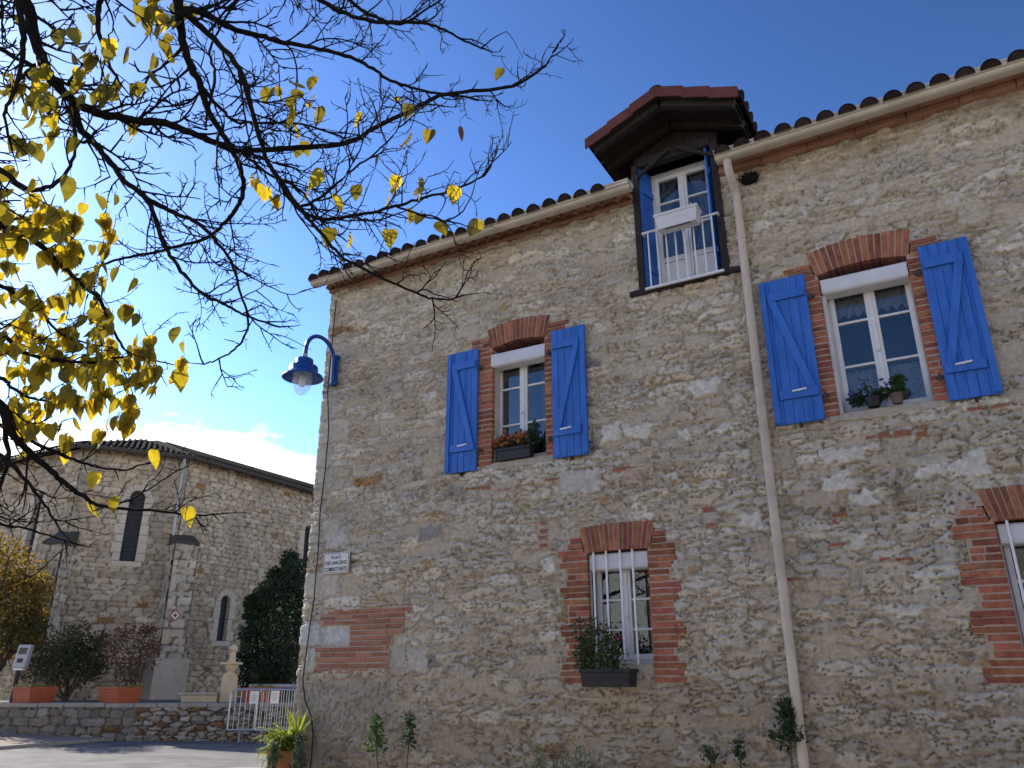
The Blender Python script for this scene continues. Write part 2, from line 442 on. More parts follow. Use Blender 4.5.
def panel(name, org, u, L, z0, z1, step, fn, m, parent, hole=None, kind=None):
    u = np.array([u[0], u[1], 0.0]); nrm = np.array([u[1], -u[0], 0.0])
    nu, nv = int(round(L/step))+1, int(round((z1-z0)/step))+1
    us, vs_ = np.linspace(0, L, nu), np.linspace(z0, z1, nv)
    U, V = np.meshgrid(us, vs_)
    h, col = fn(U, V)
    co = np.array(org)[None, None, :] + u*U[..., None] + nrm*h[..., None]
    co[..., 2] = V
    idx = np.arange(nu*nv).reshape(nv, nu)
    q = np.stack([idx[:-1, :-1], idx[:-1, 1:], idx[1:, 1:], idx[1:, :-1]], -1)
    keep = np.ones(q.shape[:2], bool)
    if hole is not None:
        cu, cv = (U[:-1, :-1]+U[1:, 1:])/2, (V[:-1, :-1]+V[1:, 1:])/2
        keep = ~hole(cu, cv)
    q = q[keep]
    used = np.unique(q); remap = np.zeros(nu*nv, np.int64); remap[used] = np.arange(len(used))
    q = remap[q]; co = co.reshape(-1, 3)[used]; col = col.reshape(-1, 3)[used]
    me = bpy.data.meshes.new(name)
    me.vertices.add(len(co)); me.vertices.foreach_set('co', co.astype(np.float32).ravel())
    me.loops.add(q.size); me.loops.foreach_set('vertex_index', q.ravel().astype(np.int32))
    me.polygons.add(len(q)); me.polygons.foreach_set('loop_start', np.arange(0, q.size, 4, dtype=np.int32))
    try: me.polygons.foreach_set('loop_total', np.full(len(q), 4, np.int32))
    except Exception: pass
    me.polygons.foreach_set('use_smooth', np.ones(len(q), bool))
    me.update(calc_edges=True)
    a = me.attributes.new('stone_colour', 'FLOAT_COLOR', 'POINT')
    a.data.foreach_set('color', np.concatenate([col, np.ones((len(col), 1))], 1).astype(np.float32).ravel())
    me.materials.append(m)
    o = bpy.data.objects.new(name, me); COL.objects.link(o)
    if parent: o.parent = parent
    return o

# ------------------------------------------------------------------ the setting
def sheet(name, poly, z, m, thick=0.0):
    b = MB()
    if thick: b.prism([(x, y, z - thick) for x, y in poly], (0, 0, thick))
    else: b.add([(x, y, z) for x, y in poly], [tuple(range(len(poly)))])
    return tag(b.build(name, m), kind='structure')
sheet('ground', [(-900,-900),(900,-900),(900,900),(-900,900)], -0.01, M['ground'])
sheet('road', [(-60,-30),(30,-30),(30,40),(-14,60),(-60,60)], 0.0, M['asphalt'])
sheet('square', [(-12.5,-14),(30,-14),(30,5.19),(-9.0,5.19)], 0.004, M['square'])  # unseen ground, added and toned for the light it bounces up the facade
HV = np.array([hx, hy, 0.0]); RV = RGT
def LW(s, d=19.2): return (HV*d + RV*s)[:2]
def tilt(x, y):                        # the pavement rises gently away from the road
    q = np.array([x, y]); a = float(q@RV[:2]); return .05 + max(0., min(.24, (-7.3 - a)*.042))
pk = [LW(-7.0, 19.25), (-17.55,12.8), (-17.15,9.7), (-16.4,4.0), (-15.6,-6), (-40,-6), LW(-30, 19.25)]
b = MB()
edge = [np.array(q) for q in pk[:5]]; back = [np.array(q) for q in (LW(-7.0,19.25), LW(-12,19.25), LW(-17,19.25), LW(-24,19.25), (-40,-6))]
vsx = []
for e_, g_ in zip(edge, back):
    for k_ in range(9):
        q = e_ + (g_-e_)*k_/8; vsx.append((q[0], q[1], .06 + max(0, tilt(*g_)-.04)*k_/8))
b.add(vsx, [(i_*9+k_, (i_+1)*9+k_, (i_+1)*9+k_+1, i_*9+k_+1) for i_ in range(4) for k_ in range(8)])
tag(b.build('pavement', M['paving']), kind='structure')
kb = MB()
for a, b in zip(pk[:4], pk[1:5]):
    n_ = max(1, int(math.dist(a, b)))
    for i in range(n_):
        p = np.array([a[0]+(b[0]-a[0])*(i+.5)/n_, a[1]+(b[1]-a[1])*(i+.5)/n_]); z_ = .066
        t = np.array([b[0]-a[0], b[1]-a[1], 0]); t /= np.linalg.norm(t)
        kb.obox(np.array([p[0]+.03, p[1], z_/2-.05]), t*(math.dist(a,b)/n_*.5-.006), np.array([-t[1], t[0], 0])*.07, (0,0,z_/2+.05))
tag(kb.build('kerb', M['kerb'], bevel=.01), kind='structure')
arc = [(-9.2+.4*math.cos(q), 8.55+.4*math.sin(q)) for q in np.linspace(math.pi/2, math.pi, 7)]
sheet('house_pavement', [(6,8.95),(6,5.2),(-9.6,5.2)] + arc[::-1] , 0.12, M['kerb'], 0.2)
sheet('terrace', [LW(-40,19.5), LW(0,19.5), LW(0,75), LW(-60,75)], 0.76, M['ground'])

# ------------------------------------------------------------------ the stone house
HX0, HX1, HY = -6.76, 4.2, 7.0
house = thing('stone_house', 'pale rubble stone house with blue shutters, brick framed windows and a dormer', 'house')
WL = (-4.21, -3.555, 3.46, 4.80); WR = (-0.70, 0.035, 3.44, 4.79)
LL = (-3.13, -2.52, 1.42, 2.43); LR = (0.27, 0.88, 1.40, 2.42)
DOR = (-2.43, -1.49, 5.08)
holes = [(w[0]-.10, w[1]+.10, w[2]-.01, w[3]+.13) for w in (WL, WR, LL, LR)] + [(DOR[0]+.01, DOR[1]-.01, DOR[2]-.03, 9)]
def facade_hole(U, V):
    X = U + HX0; k = np.zeros(U.shape, bool)
    for a, b, c, d in holes: k |= (X > a) & (X < b) & (V > c) & (V < d)
    return k
STONES = []      # hand placed stones and bricks: x0 x1 z0 z1 colour lift softness
def px_stone(x0, y0, x1, y1, col, lift=.026, soft=.02):
    xa, za = on_wall(x0, (y0+y1)/2); xb, zb = on_wall(x1, (y0+y1)/2)
    _, zt = on_wall((x0+x1)/2, y0); _, zc = on_wall((x0+x1)/2, y1)
    STONES.append((xa, xb, zc, zt, col, lift, soft))
WH = (.52,.52,.52); GR = (.50,.475,.43); BK = (.33,.135,.085); OC = (.38,.27,.15); PK = (.46,.35,.28); DK = (.28,.265,.25)
px_stone(301,624,349,645, (.55,.55,.555), .03, .012)
for q in ((391,648,405,671),(408,648,428,671),(306,648,316,672),(327,533,350,547),(560,470,600,492)): px_stone(*q, GR, .02, .015)
for q in ((690,380,720,395),(600,424,621,443),(625,424,654,440),(678,429,689,441),(740,512,762,528),(951,453,990,475),(820,473,853,493),(822,446,866,464),
          (918,465,948,478),(850,491,880,507),(848,535,868,548),(662,472,678,480),(540,560,556,572)): px_stone(*q, (.64,.605,.54), .026, .026)
for q in ((703,507,714,513),(707,523,716,527),(540,529,548,533.5),(540,536,548,540),(540,543,548,547),(540,521.5,547,525),(865,436,876,439),(877,432,890,438),
          (893,430,911,437),(915,432,928,437),(919,425,928,429),(880,557,891,561),(895,557,914,561),(828,543,845,547),(966,407,984,411),(990,404,1010,408),
          (504,488,509,490),(518,479,526,481),(467,487,490,490),(515,485,527,487),(613,467,630,472),(832,512,848,517),(832,519,838,525),(498,489,502,491),(300,372,304,374),
          (560,672,600,676),(768,512,772,518),(768,522,772,526),(783,578,800,581),(545,478,560,481)): px_stone(*q, BK, .022, .008)
for q in ((680,461,692,468),(672,478,710,484),(690,567,706,572),(429,512,446,516),(420,559,437,564),(471,572,484,577),(453,583,470,586),(956,657,990,668),
          (548,268,556,274),(498,305,507,311),(600,497,608,503),(652,384,664,390)): px_stone(*q, OC, .024, .02)
px_stone(421,527,441,540, DK, .02, .02)
for q in ((955,500,985,520),(622,470,640,480)): px_stone(*q, PK, .02, .015)
BRICK_PATCH = (-6.50, -5.22, 1.36, 2.04)
def facade_fn(U, V):
    X = U + HX0
    h, c = masonry(U, V, .36, .108, 5, rusty=.006, amp=.024, crack=.038, rough=.017, lo=.02, hi=.13, mortar=(.50,.43,.335))
    for a, b_, c_, d in (WL, WR, LL, LR):            # the rubble is dressed back round the brickwork
        e = np.maximum(np.maximum(a-.22-X, X-b_-.22), np.maximum(c_-.16-V, V-d-.27))
        k = 1 - sstep(0, .10, e); h = h*(1-k) + np.minimum(h, .014)*k
    # dressed corner blocks
    r = np.floor(V/.31); rn = _hash(r, r*0, 77)
    ql = .22 + .22*((r % 2) > 0) + .14*rn
    inq = sstep(0, .03, ql - U + .03*(vnoise(U*20, V*20, 8)-.5))
    inq = inq*sstep(.30, .42, rn + .15*(fbm(U*5, V*5, 78)-.5))*.8
    ed = np.minimum(np.minimum((V/.31 - r)*.31, (1-(V/.31-r))*.31), ql-U)
    qm = sstep(.006, .03, ed + .02*(vnoise(U*25, V*25, 9)-.5))
    qh = .016*qm + .008*(fbm(U*14, V*14, 12)-.5) + .010*fbm(U*6, V*6, 13)
    qc = np.array([.50,.46,.40])*(.8+.35*rn)[..., None]*(.85+.3*fbm(U*9, V*12, 14)[..., None])
    qc = np.where(qm[..., None] > .5, qc, np.array([.38,.33,.26]))
    h = h*(1-inq) + qh*inq; c = c*(1-inq[..., None]) + qc*inq[..., None]
    # smoother rendered corner at the foot
    pm = sstep(0, .12, 1.34 - V + .10*(fbm(U*4, V*4, 15)-.5)) * sstep(0, .25, 1.5 - U + .2*(fbm(U*3, V*5, 16)-.5)) * sstep(0, .1, V-.72)
    pit = sstep(.60, .70, vnoise(U*34, V*34, 18))
    ph = .012*fbm(U*8, V*8, 17) - .016*pit
    pc = np.array([.37,.355,.335])*(.85+.3*fbm(U*6, V*6, 19)[..., None])*(1-.35*pit[..., None])
    h = h*(1-.8*pm) + ph*.8*pm; c = c*(1-.8*pm[..., None]) + pc*.8*pm[..., None]
    for i, (x0, x1, z0, z1, col, lift, soft) in enumerate(STONES):
        sel = (X > x0-.08) & (X < x1+.08) & (V > z0-.08) & (V < z1+.08)
        if not sel.any(): continue
        xs, zs = X[sel], V[sel]
        wob = soft*2.6*(fbm(xs*15, zs*17, 200+i)-.5)*2 if soft > .01 else .006*(vnoise(xs*60, zs*60, 200+i)-.5)
        e = np.minimum(np.minimum(xs-x0, x1-xs), np.minimum(zs-z0, z1-zs)) + wob
        mk = sstep(-soft*.3, soft*.7, e)
        hh = lift*(.8+.3*fbm(xs*20, zs*30, 300+i)) - .01*sstep(.75,.9,fbm(xs*30, zs*30, 330+i))
        cc = np.array(col)*(.85+.3*fbm(xs*14, zs*20, 400+i))[..., None]
        h[sel] = h[sel]*(1-mk) + hh*mk
        c[sel] = c[sel]*(1-mk[..., None]) + cc*mk[..., None]
    a, b, z0, z1 = BRICK_PATCH
    pb = sstep(0, .04, np.minimum(np.minimum(X-a-.02, b-X-.04), np.minimum(V-z0-.02, z1-V-.02)))
    h = h*(1-pb) - .012*pb
    # a brown water stain under the right-hand sill, browner and darker towards the foot of the wall
    sx, sz = on_wall(898, 490)
    st = sstep(.55, 0, np.hypot((X-sx)/.20, (V-sz)/.34) + .5*(fbm(X*7, V*4, 60)-.5)*2)*.75
    c = c*(1-st[..., None]) + np.array([.13,.095,.05])*st[..., None]
    dm = sstep(2.3, .4, V + 1.2*(fbm(X*1.4, V*1.8, 61)-.5))*.55
    c = c*(1-dm[..., None]) + np.array([.235,.18,.115])*dm[..., None]
    ed2 = sstep(.02, 0, U)
    return h - .01*ed2*fbm(U*0, V*9, 70), c*np.array([1.13,1.09,1.02])
panel('front_wall', (HX0, HY, 0), (1, 0), HX1-HX0, 0.0, 6.28, .0105, facade_fn, M['stone'], house, facade_hole)
def side_fn(U, V):
    h, c = masonry(U+40, V, .32, .15, 25)
    e = sstep(.05, 0, 7.0-U)                       # meets the front corner raggedly
    return h*.8 + .02*e*(fbm(V*11, V*0, 71)-.5), c
panel('side_wall', (HX0+.004, HY+7.0, 0), (0, -1), 7.0, 0.0, 6.28, .04, side_fn, M['stone'], house)
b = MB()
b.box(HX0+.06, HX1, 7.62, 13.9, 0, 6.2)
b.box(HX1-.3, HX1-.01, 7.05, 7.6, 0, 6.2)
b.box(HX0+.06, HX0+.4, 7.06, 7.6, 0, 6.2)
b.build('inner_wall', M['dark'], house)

def brick_surround(w, name='brick_surround', arch_n=15, rise=.03, ex=.255, wide=.28, slim=.205, ztop=None, drop=0.0, pat=3):
    x0, x1, z0, z1 = w
    bk, mo = MB(), MB()
    rng = random.Random(int((x0+50)*1000))
    pitch, bh = .0578, .0435
    yf = HY - .024
    ztop = ztop or z1 + .17
    # backing of mortar, a little behind the brick faces
    mo.box(x0-slim-.012, x0-.006, yf+.006, HY+.24, z0-drop, z1+.02)
    mo.box(x1+.006, x1+slim+.012, yf+.006, HY+.24, z0-drop, z1+.02)
    fan = .06
    n = int((ztop - z0 + drop)/pitch)
    for i in range(n):
        za = z0 - drop + i*pitch
        wd = wide if (i // pat) % 2 == 0 else slim
        for sgn, xe in ((-1, x0), (1, x1)):
            o = 0.0
            if za + bh > z1 - .005: o = .018 + max(0, (za + bh/2 - z1)/ex)*fan + .012
            w_ = wd + rng.uniform(-.030, .028)
            a_, c_ = xe + sgn*o, xe + sgn*w_
            if abs(c_-a_) < .05: continue
            js = rng.uniform(-.005, .005); dz = rng.uniform(-.004, .003)
            lo_, hi_ = min(a_, c_), max(a_, c_)
            cut = lo_ + (hi_-lo_)*rng.choice([.42, .5, .58]) if rng.random() < .25 and hi_-lo_ > .2 else None
            if cut:
                bk.box(lo_, cut-.005, yf+js, HY+.2, za+dz, za+bh+dz); bk.box(cut+.005, hi_, yf+js*.5, HY+.2, za+dz, za+bh+dz)
            else: bk.box(lo_, hi_, yf+js, HY+.2, za+dz, za+bh+dz)
            mo.box(lo_+.012, hi_-.012, yf+.0065, HY+.05, za-.006, za+pitch)
    # arch of bricks on end
    wa = (x1-x0)+.04
    for i in range(arch_n):
        t0, t1 = (i+.12)/arch_n, (i+.88)/arch_n
        pts = []
        for t, k in ((t0, 0), (t1, 0), (t1, 1), (t0, 1)):
            base = x0-.02 + wa*t
            f_ = (t-.5)*2
            zz = z1 + rise*(1-f_*f_) + (ex + rng.uniform(-.006, .006) if k else 0)
            pts.append((base + (f_*fan if k else 0), yf + rng.uniform(-.003, .003), zz))
        bk.prism(pts[::-1] if False else pts, (0, .22, 0))
    am = []
    for k in (0, 1):
        row = []
        for i in range(17):
            t = i/16; f_ = (t-.5)*2
            row.append((x0-.02+wa*t + (f_*fan if k else 0), z1 + rise*(1-f_*f_) + (ex-.006 if k else .006)))
        am.append(row)
    poly = [(x, yf+.0065, z) for x, z in am[0]] + [(x, yf+.0065, z) for x, z in am[1][::-1]]
    mo.prism(poly, (0, .215, 0))
    o = bk.build(name, M['brick'], house, bevel=.004)
    mo.build('mortar', M['mortar'], o)
    return o

def window(w, fx, ztop, mt, box, valance=None, cafe=None, full=None, sillz=None, bars=None, lean=0):
    x0, x1 = fx; z0 = w[2]; yf = HY + .15
    b = MB()
    t = .045
    b.box(x0, x0+t, yf, yf+.07, z0, ztop); b.box(x1-t, x1, yf, yf+.07, z0, ztop)
    b.box(x0+t, x1-t, yf+.002, yf+.07, z0, z0+.04); b.box(x0+t, x1-t, yf+.002, yf+.07, ztop-.05, ztop)
    xm = (x0+x1)/2
    for a, c in ((x0+t, xm-.004), (xm+.004, x1-t)):     # the two casements
        s = .042
        b.box(a, a+s, yf-.012, yf+.045, z0+.04, ztop-.05); b.box(c-s, c, yf-.012, yf+.045, z0+.04, ztop-.05)
        b.box(a+s, c-s, yf-.010, yf+.045, z0+.04, z0+.095); b.box(a+s, c-s, yf-.010, yf+.045, ztop-.1, ztop-.05)
        for z in mt: b.box(a+s, c-s, yf-.004, yf+.035, z-.011, z+.011)
    b.box(xm-.018, xm+.018, yf-.024, yf-.010, z0+.05, ztop-.06)
    b.box(xm-.011, xm+.011, yf-.055, yf-.022, (z0+ztop)/2-.07, (z0+ztop)/2-.045)
    fr = b.build('window', M['white'], house, bevel=.004)
    MB().box(x0+t, x1-t, yf+.012, yf+.016, z0+.05, ztop-.06).build('pane', M['glass_low'] if bars else M['glass'], fr)
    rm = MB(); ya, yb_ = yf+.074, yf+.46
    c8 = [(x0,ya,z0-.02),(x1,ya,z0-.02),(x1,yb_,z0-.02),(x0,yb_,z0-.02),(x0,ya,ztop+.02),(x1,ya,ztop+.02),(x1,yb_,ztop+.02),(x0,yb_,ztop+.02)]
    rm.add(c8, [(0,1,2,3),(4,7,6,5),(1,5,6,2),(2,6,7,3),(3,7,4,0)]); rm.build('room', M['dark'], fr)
    for a_, c_ in ((w[0]-.004, w[0]+.010), (w[1]-.010, w[1]+.004)): MB().box(a_, c_, HY+.035, yf+.002, z0+.02, w[3]-.02).build('jamb_lining', M['gutter'], fr)
    if box:
        bx0, bx1, bz0, bz1, by = box
        rb = MB()
        pr = [(by, bz0+.03), (by+.006, bz0+.012), (by+.025, bz0), (by+.16, bz0), (by+.16, bz1), (by+.02, bz1), (by+.004, bz1-.015)]
        rb.prism([(bx0, y, z) for y, z in pr], (bx1-bx0, 0, 0))
        rb.box(x0-.01, x0+.03, by+.05, yf+.005, z0+.01, bz0+.005); rb.box(x1-.03, x1+.01, by+.05, yf+.005, z0+.01, bz0+.005)
        rb.build('roller_box', M['pvc'], fr, bevel=.003)
    def cloth(nm, xa, xb, za, zb, mt_, y, waves, points=0, amp=.012):
        c = MB(); nx = 60; nz_ = 8
        vs_ = []
        for j in range(nz_+1):
            for i in range(nx+1):
                x = xa + (xb-xa)*i/nx
                bot = za
                if points: bot = za + .05*abs(((i/nx*points) % 1)*2-1)
                z = bot + (zb-bot)*j/nz_
                vs_.append((x, y + amp*math.sin(i/nx*waves*2*math.pi + .4*math.sin(j*.5)), z))
        fs = [(j*(nx+1)+i, j*(nx+1)+i+1, (j+1)*(nx+1)+i+1, (j+1)*(nx+1)+i) for j in range(nz_) for i in range(nx)]
        c.add(vs_, fs); return c.build(nm, mt_, fr, smooth=True)
    if valance: cloth('lace_valance', x0+.06, x1-.06, *valance, M['lace'], yf+.10, 9, 8)
    if cafe: cloth('lace_curtain', x0+.06, x1-.06, *cafe, M['lace'], yf+.10, 11)
    if full:
        for xa, xb in full[0]: cloth('curtain', xa, xb, z0+.03, ztop-.03, M[full[1]], yf+.11, full[2], 0, .018)
    if bars:
        for x in bars: MB().tube([(x*1.0065, HY-.006, z0-.02), (x*1.0065, HY-.006, w[3]+.02)], .0105, 8).build('security_bar', M['iron_white'], fr, smooth=True)
    return fr

brick_surround(WL, rise=.05, pat=3, ztop=4.98)
brick_surround(WR, rise=.05, pat=3, ztop=4.98)
brick_surround(LL, rise=.012, drop=.15, ztop=2.60)
brick_surround(LR, rise=.012, drop=.13, ztop=2.62)
window(WL, (-4.27,-3.54), 4.72, (4.35,3.92), (-4.225,-3.545,4.575,4.735,6.965), full=([(-4.21,-3.93),(-3.74,-3.60)], 'net', 4))
window(WR, (-.70,.07), 4.72, (4.345,3.92), (-.688,.030,4.595,4.745,6.965), valance=(4.42,4.66), cafe=(3.46,3.90))
window(LL, (-3.15,-2.47), 2.38, (2.0,1.73), (-3.12,-2.53,2.265,2.425,7.008), full=([(-3.10,-2.83),(-2.79,-2.52)], 'lace_dense', 5), bars=(-3.05,-2.92,-2.78,-2.655))
window(LR, (.25,.93), 2.38, (1.99,1.72), (.28,.87,2.25,2.41,7.008), full=([(.30,.57),(.61,.88)], 'lace_dense', 5), bars=(.345,.475,.615,.74))
# window sills of rough stone
for w, m_, e in ((WL,'stone_plain',.10),(WR,'stone_plain',.10),(LL,'stone_plain',.0),(LR,'stone_plain',.0)):
    b = MB(); n_ = 14; rr = random.Random(int(w[0]*99))
    top, bot, = [], []
    xa, xb = w[0]-e+.01, w[1]+e-.01
    for i in range(n_+1):
        x = xa + (xb-xa)*i/n_
        b_ = rr.uniform(-.006,.006)
        top.append((x, w[2]+.012+b_*.4)); bot.append((x, w[2]-(.065 if e else .09)-b_*2))
    b.prism([(x, HY-.016, z) for x, z in top] + [(x, HY-.016, z) for x, z in bot[::-1]], (0, .25, 0))
    b.build('window_sill', M['sill'], house, bevel=.012)

def shutter(x0, x1, z0, z1, outer, parent=house, yb=HY-.030, tilt=0.0):
    # outer: -1 the outer edge is on the left, +1 on the right
    b = MB(); yt = yb - .028
    n_ = 5; wd = (x1-x0)/n_
    for i in range(n_):
        b.box(x0+i*wd+.0022, x0+(i+1)*wd-.0022, yt + (.0015 if i % 2 else 0), yb, z0, z1)
    b.box(x0+.004, x1-.004, yt+.008, yb-.004, z0+.004, z1-.004)
    xo = x0 if outer < 0 else x1
    b.box(min(xo, xo-outer*.05), max(xo, xo-outer*.05), yt-.019, yt-.0005, z0+.012, z1-.012)   # the stile on the closing edge
    s = b.build('shutter', M['blue'], parent, bevel=.003)
    q = MB()
    xi = x1 if outer < 0 else x0
    ax, bx = xo - outer*.066, xi + outer*.02
    zt, zb = z1 - (z1-z0)*.128, z0 + (z1-z0)*.188
    hh = .042
    for z in (zt, zb): q.box(min(ax, bx), max(ax, bx), yt-.024, yt-.0005, z-hh, z+hh)
    # diagonal from the outer top to the inner bottom
    pA = np.array([ax - outer*.035, yt-.0115, zt-hh-.004]); pB = np.array([bx + outer*.05, yt-.0115, zb+hh+.004])
    dv = pB - pA; L_ = np.linalg.norm(dv); dv /= L_
    pn = np.array([dv[2], 0, -dv[0]])
    hw = .032
    def at_z(z, k): # where the strip's edge k meets height z
        p0 = pA + pn*hw*k; t_ = (z - p0[2])/dv[2]; return p0 + dv*t_
    P_ = [at_z(zt-hh-.001, -1), at_z(zt-hh-.001, 1), at_z(zb+hh+.001, 1), at_z(zb+hh+.001, -1)]
    q.prism([(p[0], yt-.0235, p[2]) for p in P_], (0, .022, 0))
    q.build('brace', M['blue'], s, bevel=.003)
    hd = MB(); xc = (ax+bx)/2 - outer*.01
    hd.obox((xc, yt-.034, zb+hh*.55), (.062, 0, .004), (0, .006, 0), (-.0005, 0, .007))
    hd.obox((xc, yt-.027, zb+hh*.55), (.010, 0, 0), (0, .006, 0), (0, 0, .010))
    hd.build('handle', M['iron_white'], s)
    for z in (z1-(z1-z0)*.17, z0+(z1-z0)*.15):
        h = MB()
        xh = xi - outer*.0
        h.box(min(xh, xh-outer*.065), max(xh, xh-outer*.065), yt+.004, yt+.012, z-.012, z+.012)
        h.tube([(xh-outer*.03, yt+.0, z-.03), (xh-outer*.03, yt+.0, z+.03)], .011, 8)
        h.box(min(xh-outer*.03, xh-outer*.055), max(xh-outer*.03, xh-outer*.055), yt+.012, HY+.03, z-.010, z+.010)
        h.build('hinge', M['slate'], s)
    cs = MB(); cs.box((x0+x1)/2-.012, (x0+x1)/2+.012, yt-.008, HY+.03, z0-.035, z0-.008); cs.build('shutter_stop', M['black_plastic'], s)
    return s
def q99(v): return v*.991
for x0, x1, o in ((-4.83,-4.425,-1), (-3.485,-3.085,1), (-1.24,-.822,-1), (.138,.522,1)):
    shutter(q99(x0), q99(x1), 3.41, 4.835, o)

# bricked up patch by the corner
b, mo_ = MB(), MB(); rng = random.Random(3)
a, c, z0, z1 = BRICK_PATCH
rows = 12; pitch = (z1-z0)/rows
for i in range(rows):
    z = z0 + i*pitch
    x = a + rng.uniform(-.02, .03) + (.05 if i % 2 else 0)
    end = c - (.30 if i < 5 else .22 if i in (5,6) else .12 if i in (7,8) else 0.0) + rng.uniform(-.05, .05) - .02*i*0 + (.05 if i == 11 else 0)
    if i in (5, 6, 7, 8): x = -6.02 + rng.uniform(-.01, .02)
    if i == 11: x += .1
    while x < end:
        L_ = rng.choice([.20, .28, .30, .24])
        e = min(x+L_, end)
        if e-x > .06:
            dz = rng.uniform(-.004, .004)
            b.box(x, e-.009, HY-.020+rng.uniform(-.004, .004), HY+.06, z+dz, z+pitch*.70+dz+rng.uniform(-.004,.003))
        x += L_
    mo_.box((-6.02 if i in (5,6,7,8) else a+.01), end, HY-.013, HY+.05, z-.004, z+pitch)
bp = b.build('brick_patch', M['brick_pale'], house, bevel=.005); mo_.build('mortar', M['mortar'], bp)

# cornice, gutters, pipe
def cornice(x0, x1, scallop):
    b = MB()
    if scallop:
        b.box(x0, x1, 6.945, HY+.1, 6.150, 6.186)
        n_ = int((x1-x0)/.165); w_ = (x1-x0)/n_
        for i in range(n_):
            xc = x0 + (i+.5)*w_
            ro, ri = w_*.56, w_*.44
            out = [(xc+ro*math.cos(t), 6.19+ro*.8*math.sin(t)) for t in np.linspace(0, math.pi, 9)]
            inn = [(xc+ri*math.cos(t), 6.19+ri*.8*math.sin(t)) for t in np.linspace(math.pi, 0, 9)]
            b.prism([(x, 6.885 + .003*(i % 2), z) for x, z in out+inn], (0, .2, 0))
        b.box(x0, x1, 6.975, HY+.1, 6.187, 6.31)
        b.box(x0, x1, 6.80, HY+.1, 6.286, 6.31)
    else:
        n_ = int((x1-x0)/.42); w_ = (x1-x0)/n_
        for i in range(n_):
            j = random.uniform(-.006, .006)
            b.box(x0+i*w_, x0+(i+1)*w_-.006, 6.91+j, HY+.1, 6.150+j*.4, 6.208)
            b.box(x0+i*w_+.12, x0+(i+1)*w_+.114, 6.83+j, HY+.1, 6.212, 6.252)
        b.box(x0, x1, 6.76, HY+.1, 6.256, 6.30)
        b.box(x0, x1, 6.945, HY+.09, 6.155, 6.250)
    return b.build('cornice', M['cornice'], house, bevel=.006)
cornice(HX0-.01, -2.44, True); cornice(-1.48, HX1, False)
def gutter(x0, x1):
    pr = [(6.76,6.225),(6.76,6.155),(6.745,6.138),(6.71,6.127),(6.67,6.124),(6.645,6.130),(6.630,6.143),(6.624,6.160),(6.606,6.164),(6.603,6.196),(6.594,6.200),(6.592,6.214),(6.602,6.220),(6.618,6.216),(6.624,6.19),(6.634,6.17),(6.66,6.145),(6.71,6.142),(6.74,6.16),(6.745,6.225)]
    b = MB(); b.prism([(x0, y, z) for y, z in pr], (x1-x0, 0, 0))
    for xe in (x0, x1-.004): b.prism([(xe, y, z) for y, z in pr[:13]], (.004, 0, 0))
    x = x0 + 1.7
    while x < x1 - .3:
        b.box(x-.03, x+.03, 6.598, 6.601, 6.168, 6.19); x += 2.6
    return b.build('gutter', M['gutter'], house)
gutter(-6.80, -2.345); gutter(-1.445, HX1)
b = MB()
b.tube([(-1.335,6.69,6.125),(-1.335,6.69,6.06),(-1.335,6.705,6.0),(-1.33,6.80,5.94),(-1.33,6.88,5.89),(-1.33,6.915,5.83),(-1.33,6.92,5.75),(-1.335,6.92,3.0),(-1.335,6.92,.13)], .040, 14)
dp = b.build('downpipe', M['pipe'], house, smooth=True)
for z in (5.35, 4.05, 2.55, 1.1):
    b = MB(); b.lathe((-1.335,6.92,z), [(.046,-.014),(.046,.014)], 16); b.box(-1.343,-1.327,6.95,7.02,z-.01,z+.01)
    b.build('pipe_clip', M['pipe'], dp)
MB().lathe((-1.335,6.92,3.55), [(.043,-.05),(.044,-.045),(.044,.045),(.043,.05)], 16).build('pipe_joint', M['pipe'], dp, smooth=True)

# main roof of canal tiles
RS = .30
def roof_z(y): return 6.25 + RS*(y-6.62)
b = MB()
def slab(x0, x1, y0, y1):
    b.add([(x0,y0,roof_z(y0)),(x1,y0,roof_z(y0)),(x1,y1,roof_z(y1)),(x0,y1,roof_z(y1)),(x0,y0,roof_z(y0)-.05),(x1,y0,roof_z(y0)-.05),(x1,y1,roof_z(y1)-.05),(x0,y1,roof_z(y1)-.05)],
          [(0,1,2,3),(7,6,5,4),(0,4,5,1),(1,5,6,2),(2,6,7,3),(3,7,4,0)])
slab(HX0-.05, -2.44, 6.66, 10.5); slab(-1.48, HX1, 6.66, 10.5); slab(-2.44, -1.48, 9.0, 10.5)
b.add([(HX0-.05,10.5,roof_z(10.5)),(HX1,10.5,roof_z(10.5)),(HX1,14.2,6.3),(HX0-.05,14.2,6.3)], [(0,1,2,3)])
def canal(bm, p0, dirv, side, upv, L_, r=.085, n_=7, t=.014, step=.40, lift=.02, rng=random):
    # a row of overlapping barrel tiles starting at the eave
    k = int(L_/step)+1
    for j in range(k):
        a = np.array(p0) + dirv*(step*j - (.03 if j else 0)) + upv*(lift*.5)
        r0, r1 = r*1.02, r*.84
        e = a + dirv*(step+.05) + upv*.004
        jit = rng.uniform(-.008, .008)
        vs_ = []
        for (c0, rr) in ((a, r0), (e, r1)):
            for q in (rr, rr-t):
                for i in range(n_+1):
                    th_ = math.pi*i/n_
                    vs_.append(c0 + side*(q*math.cos(th_)+jit) + upv*(q*math.sin(th_)))
        m_ = n_+1; fs = []
        for i in range(n_):
            fs += [(i, i+1, 2*m_+i+1, 2*m_+i), (m_+i+1, m_+i, 3*m_+i, 3*m_+i+1), (i+1, i, m_+i, m_+i+1)]
        if j == 0: fs.append(tuple(range(n_, -1, -1)))
        bm.add(vs_, fs)
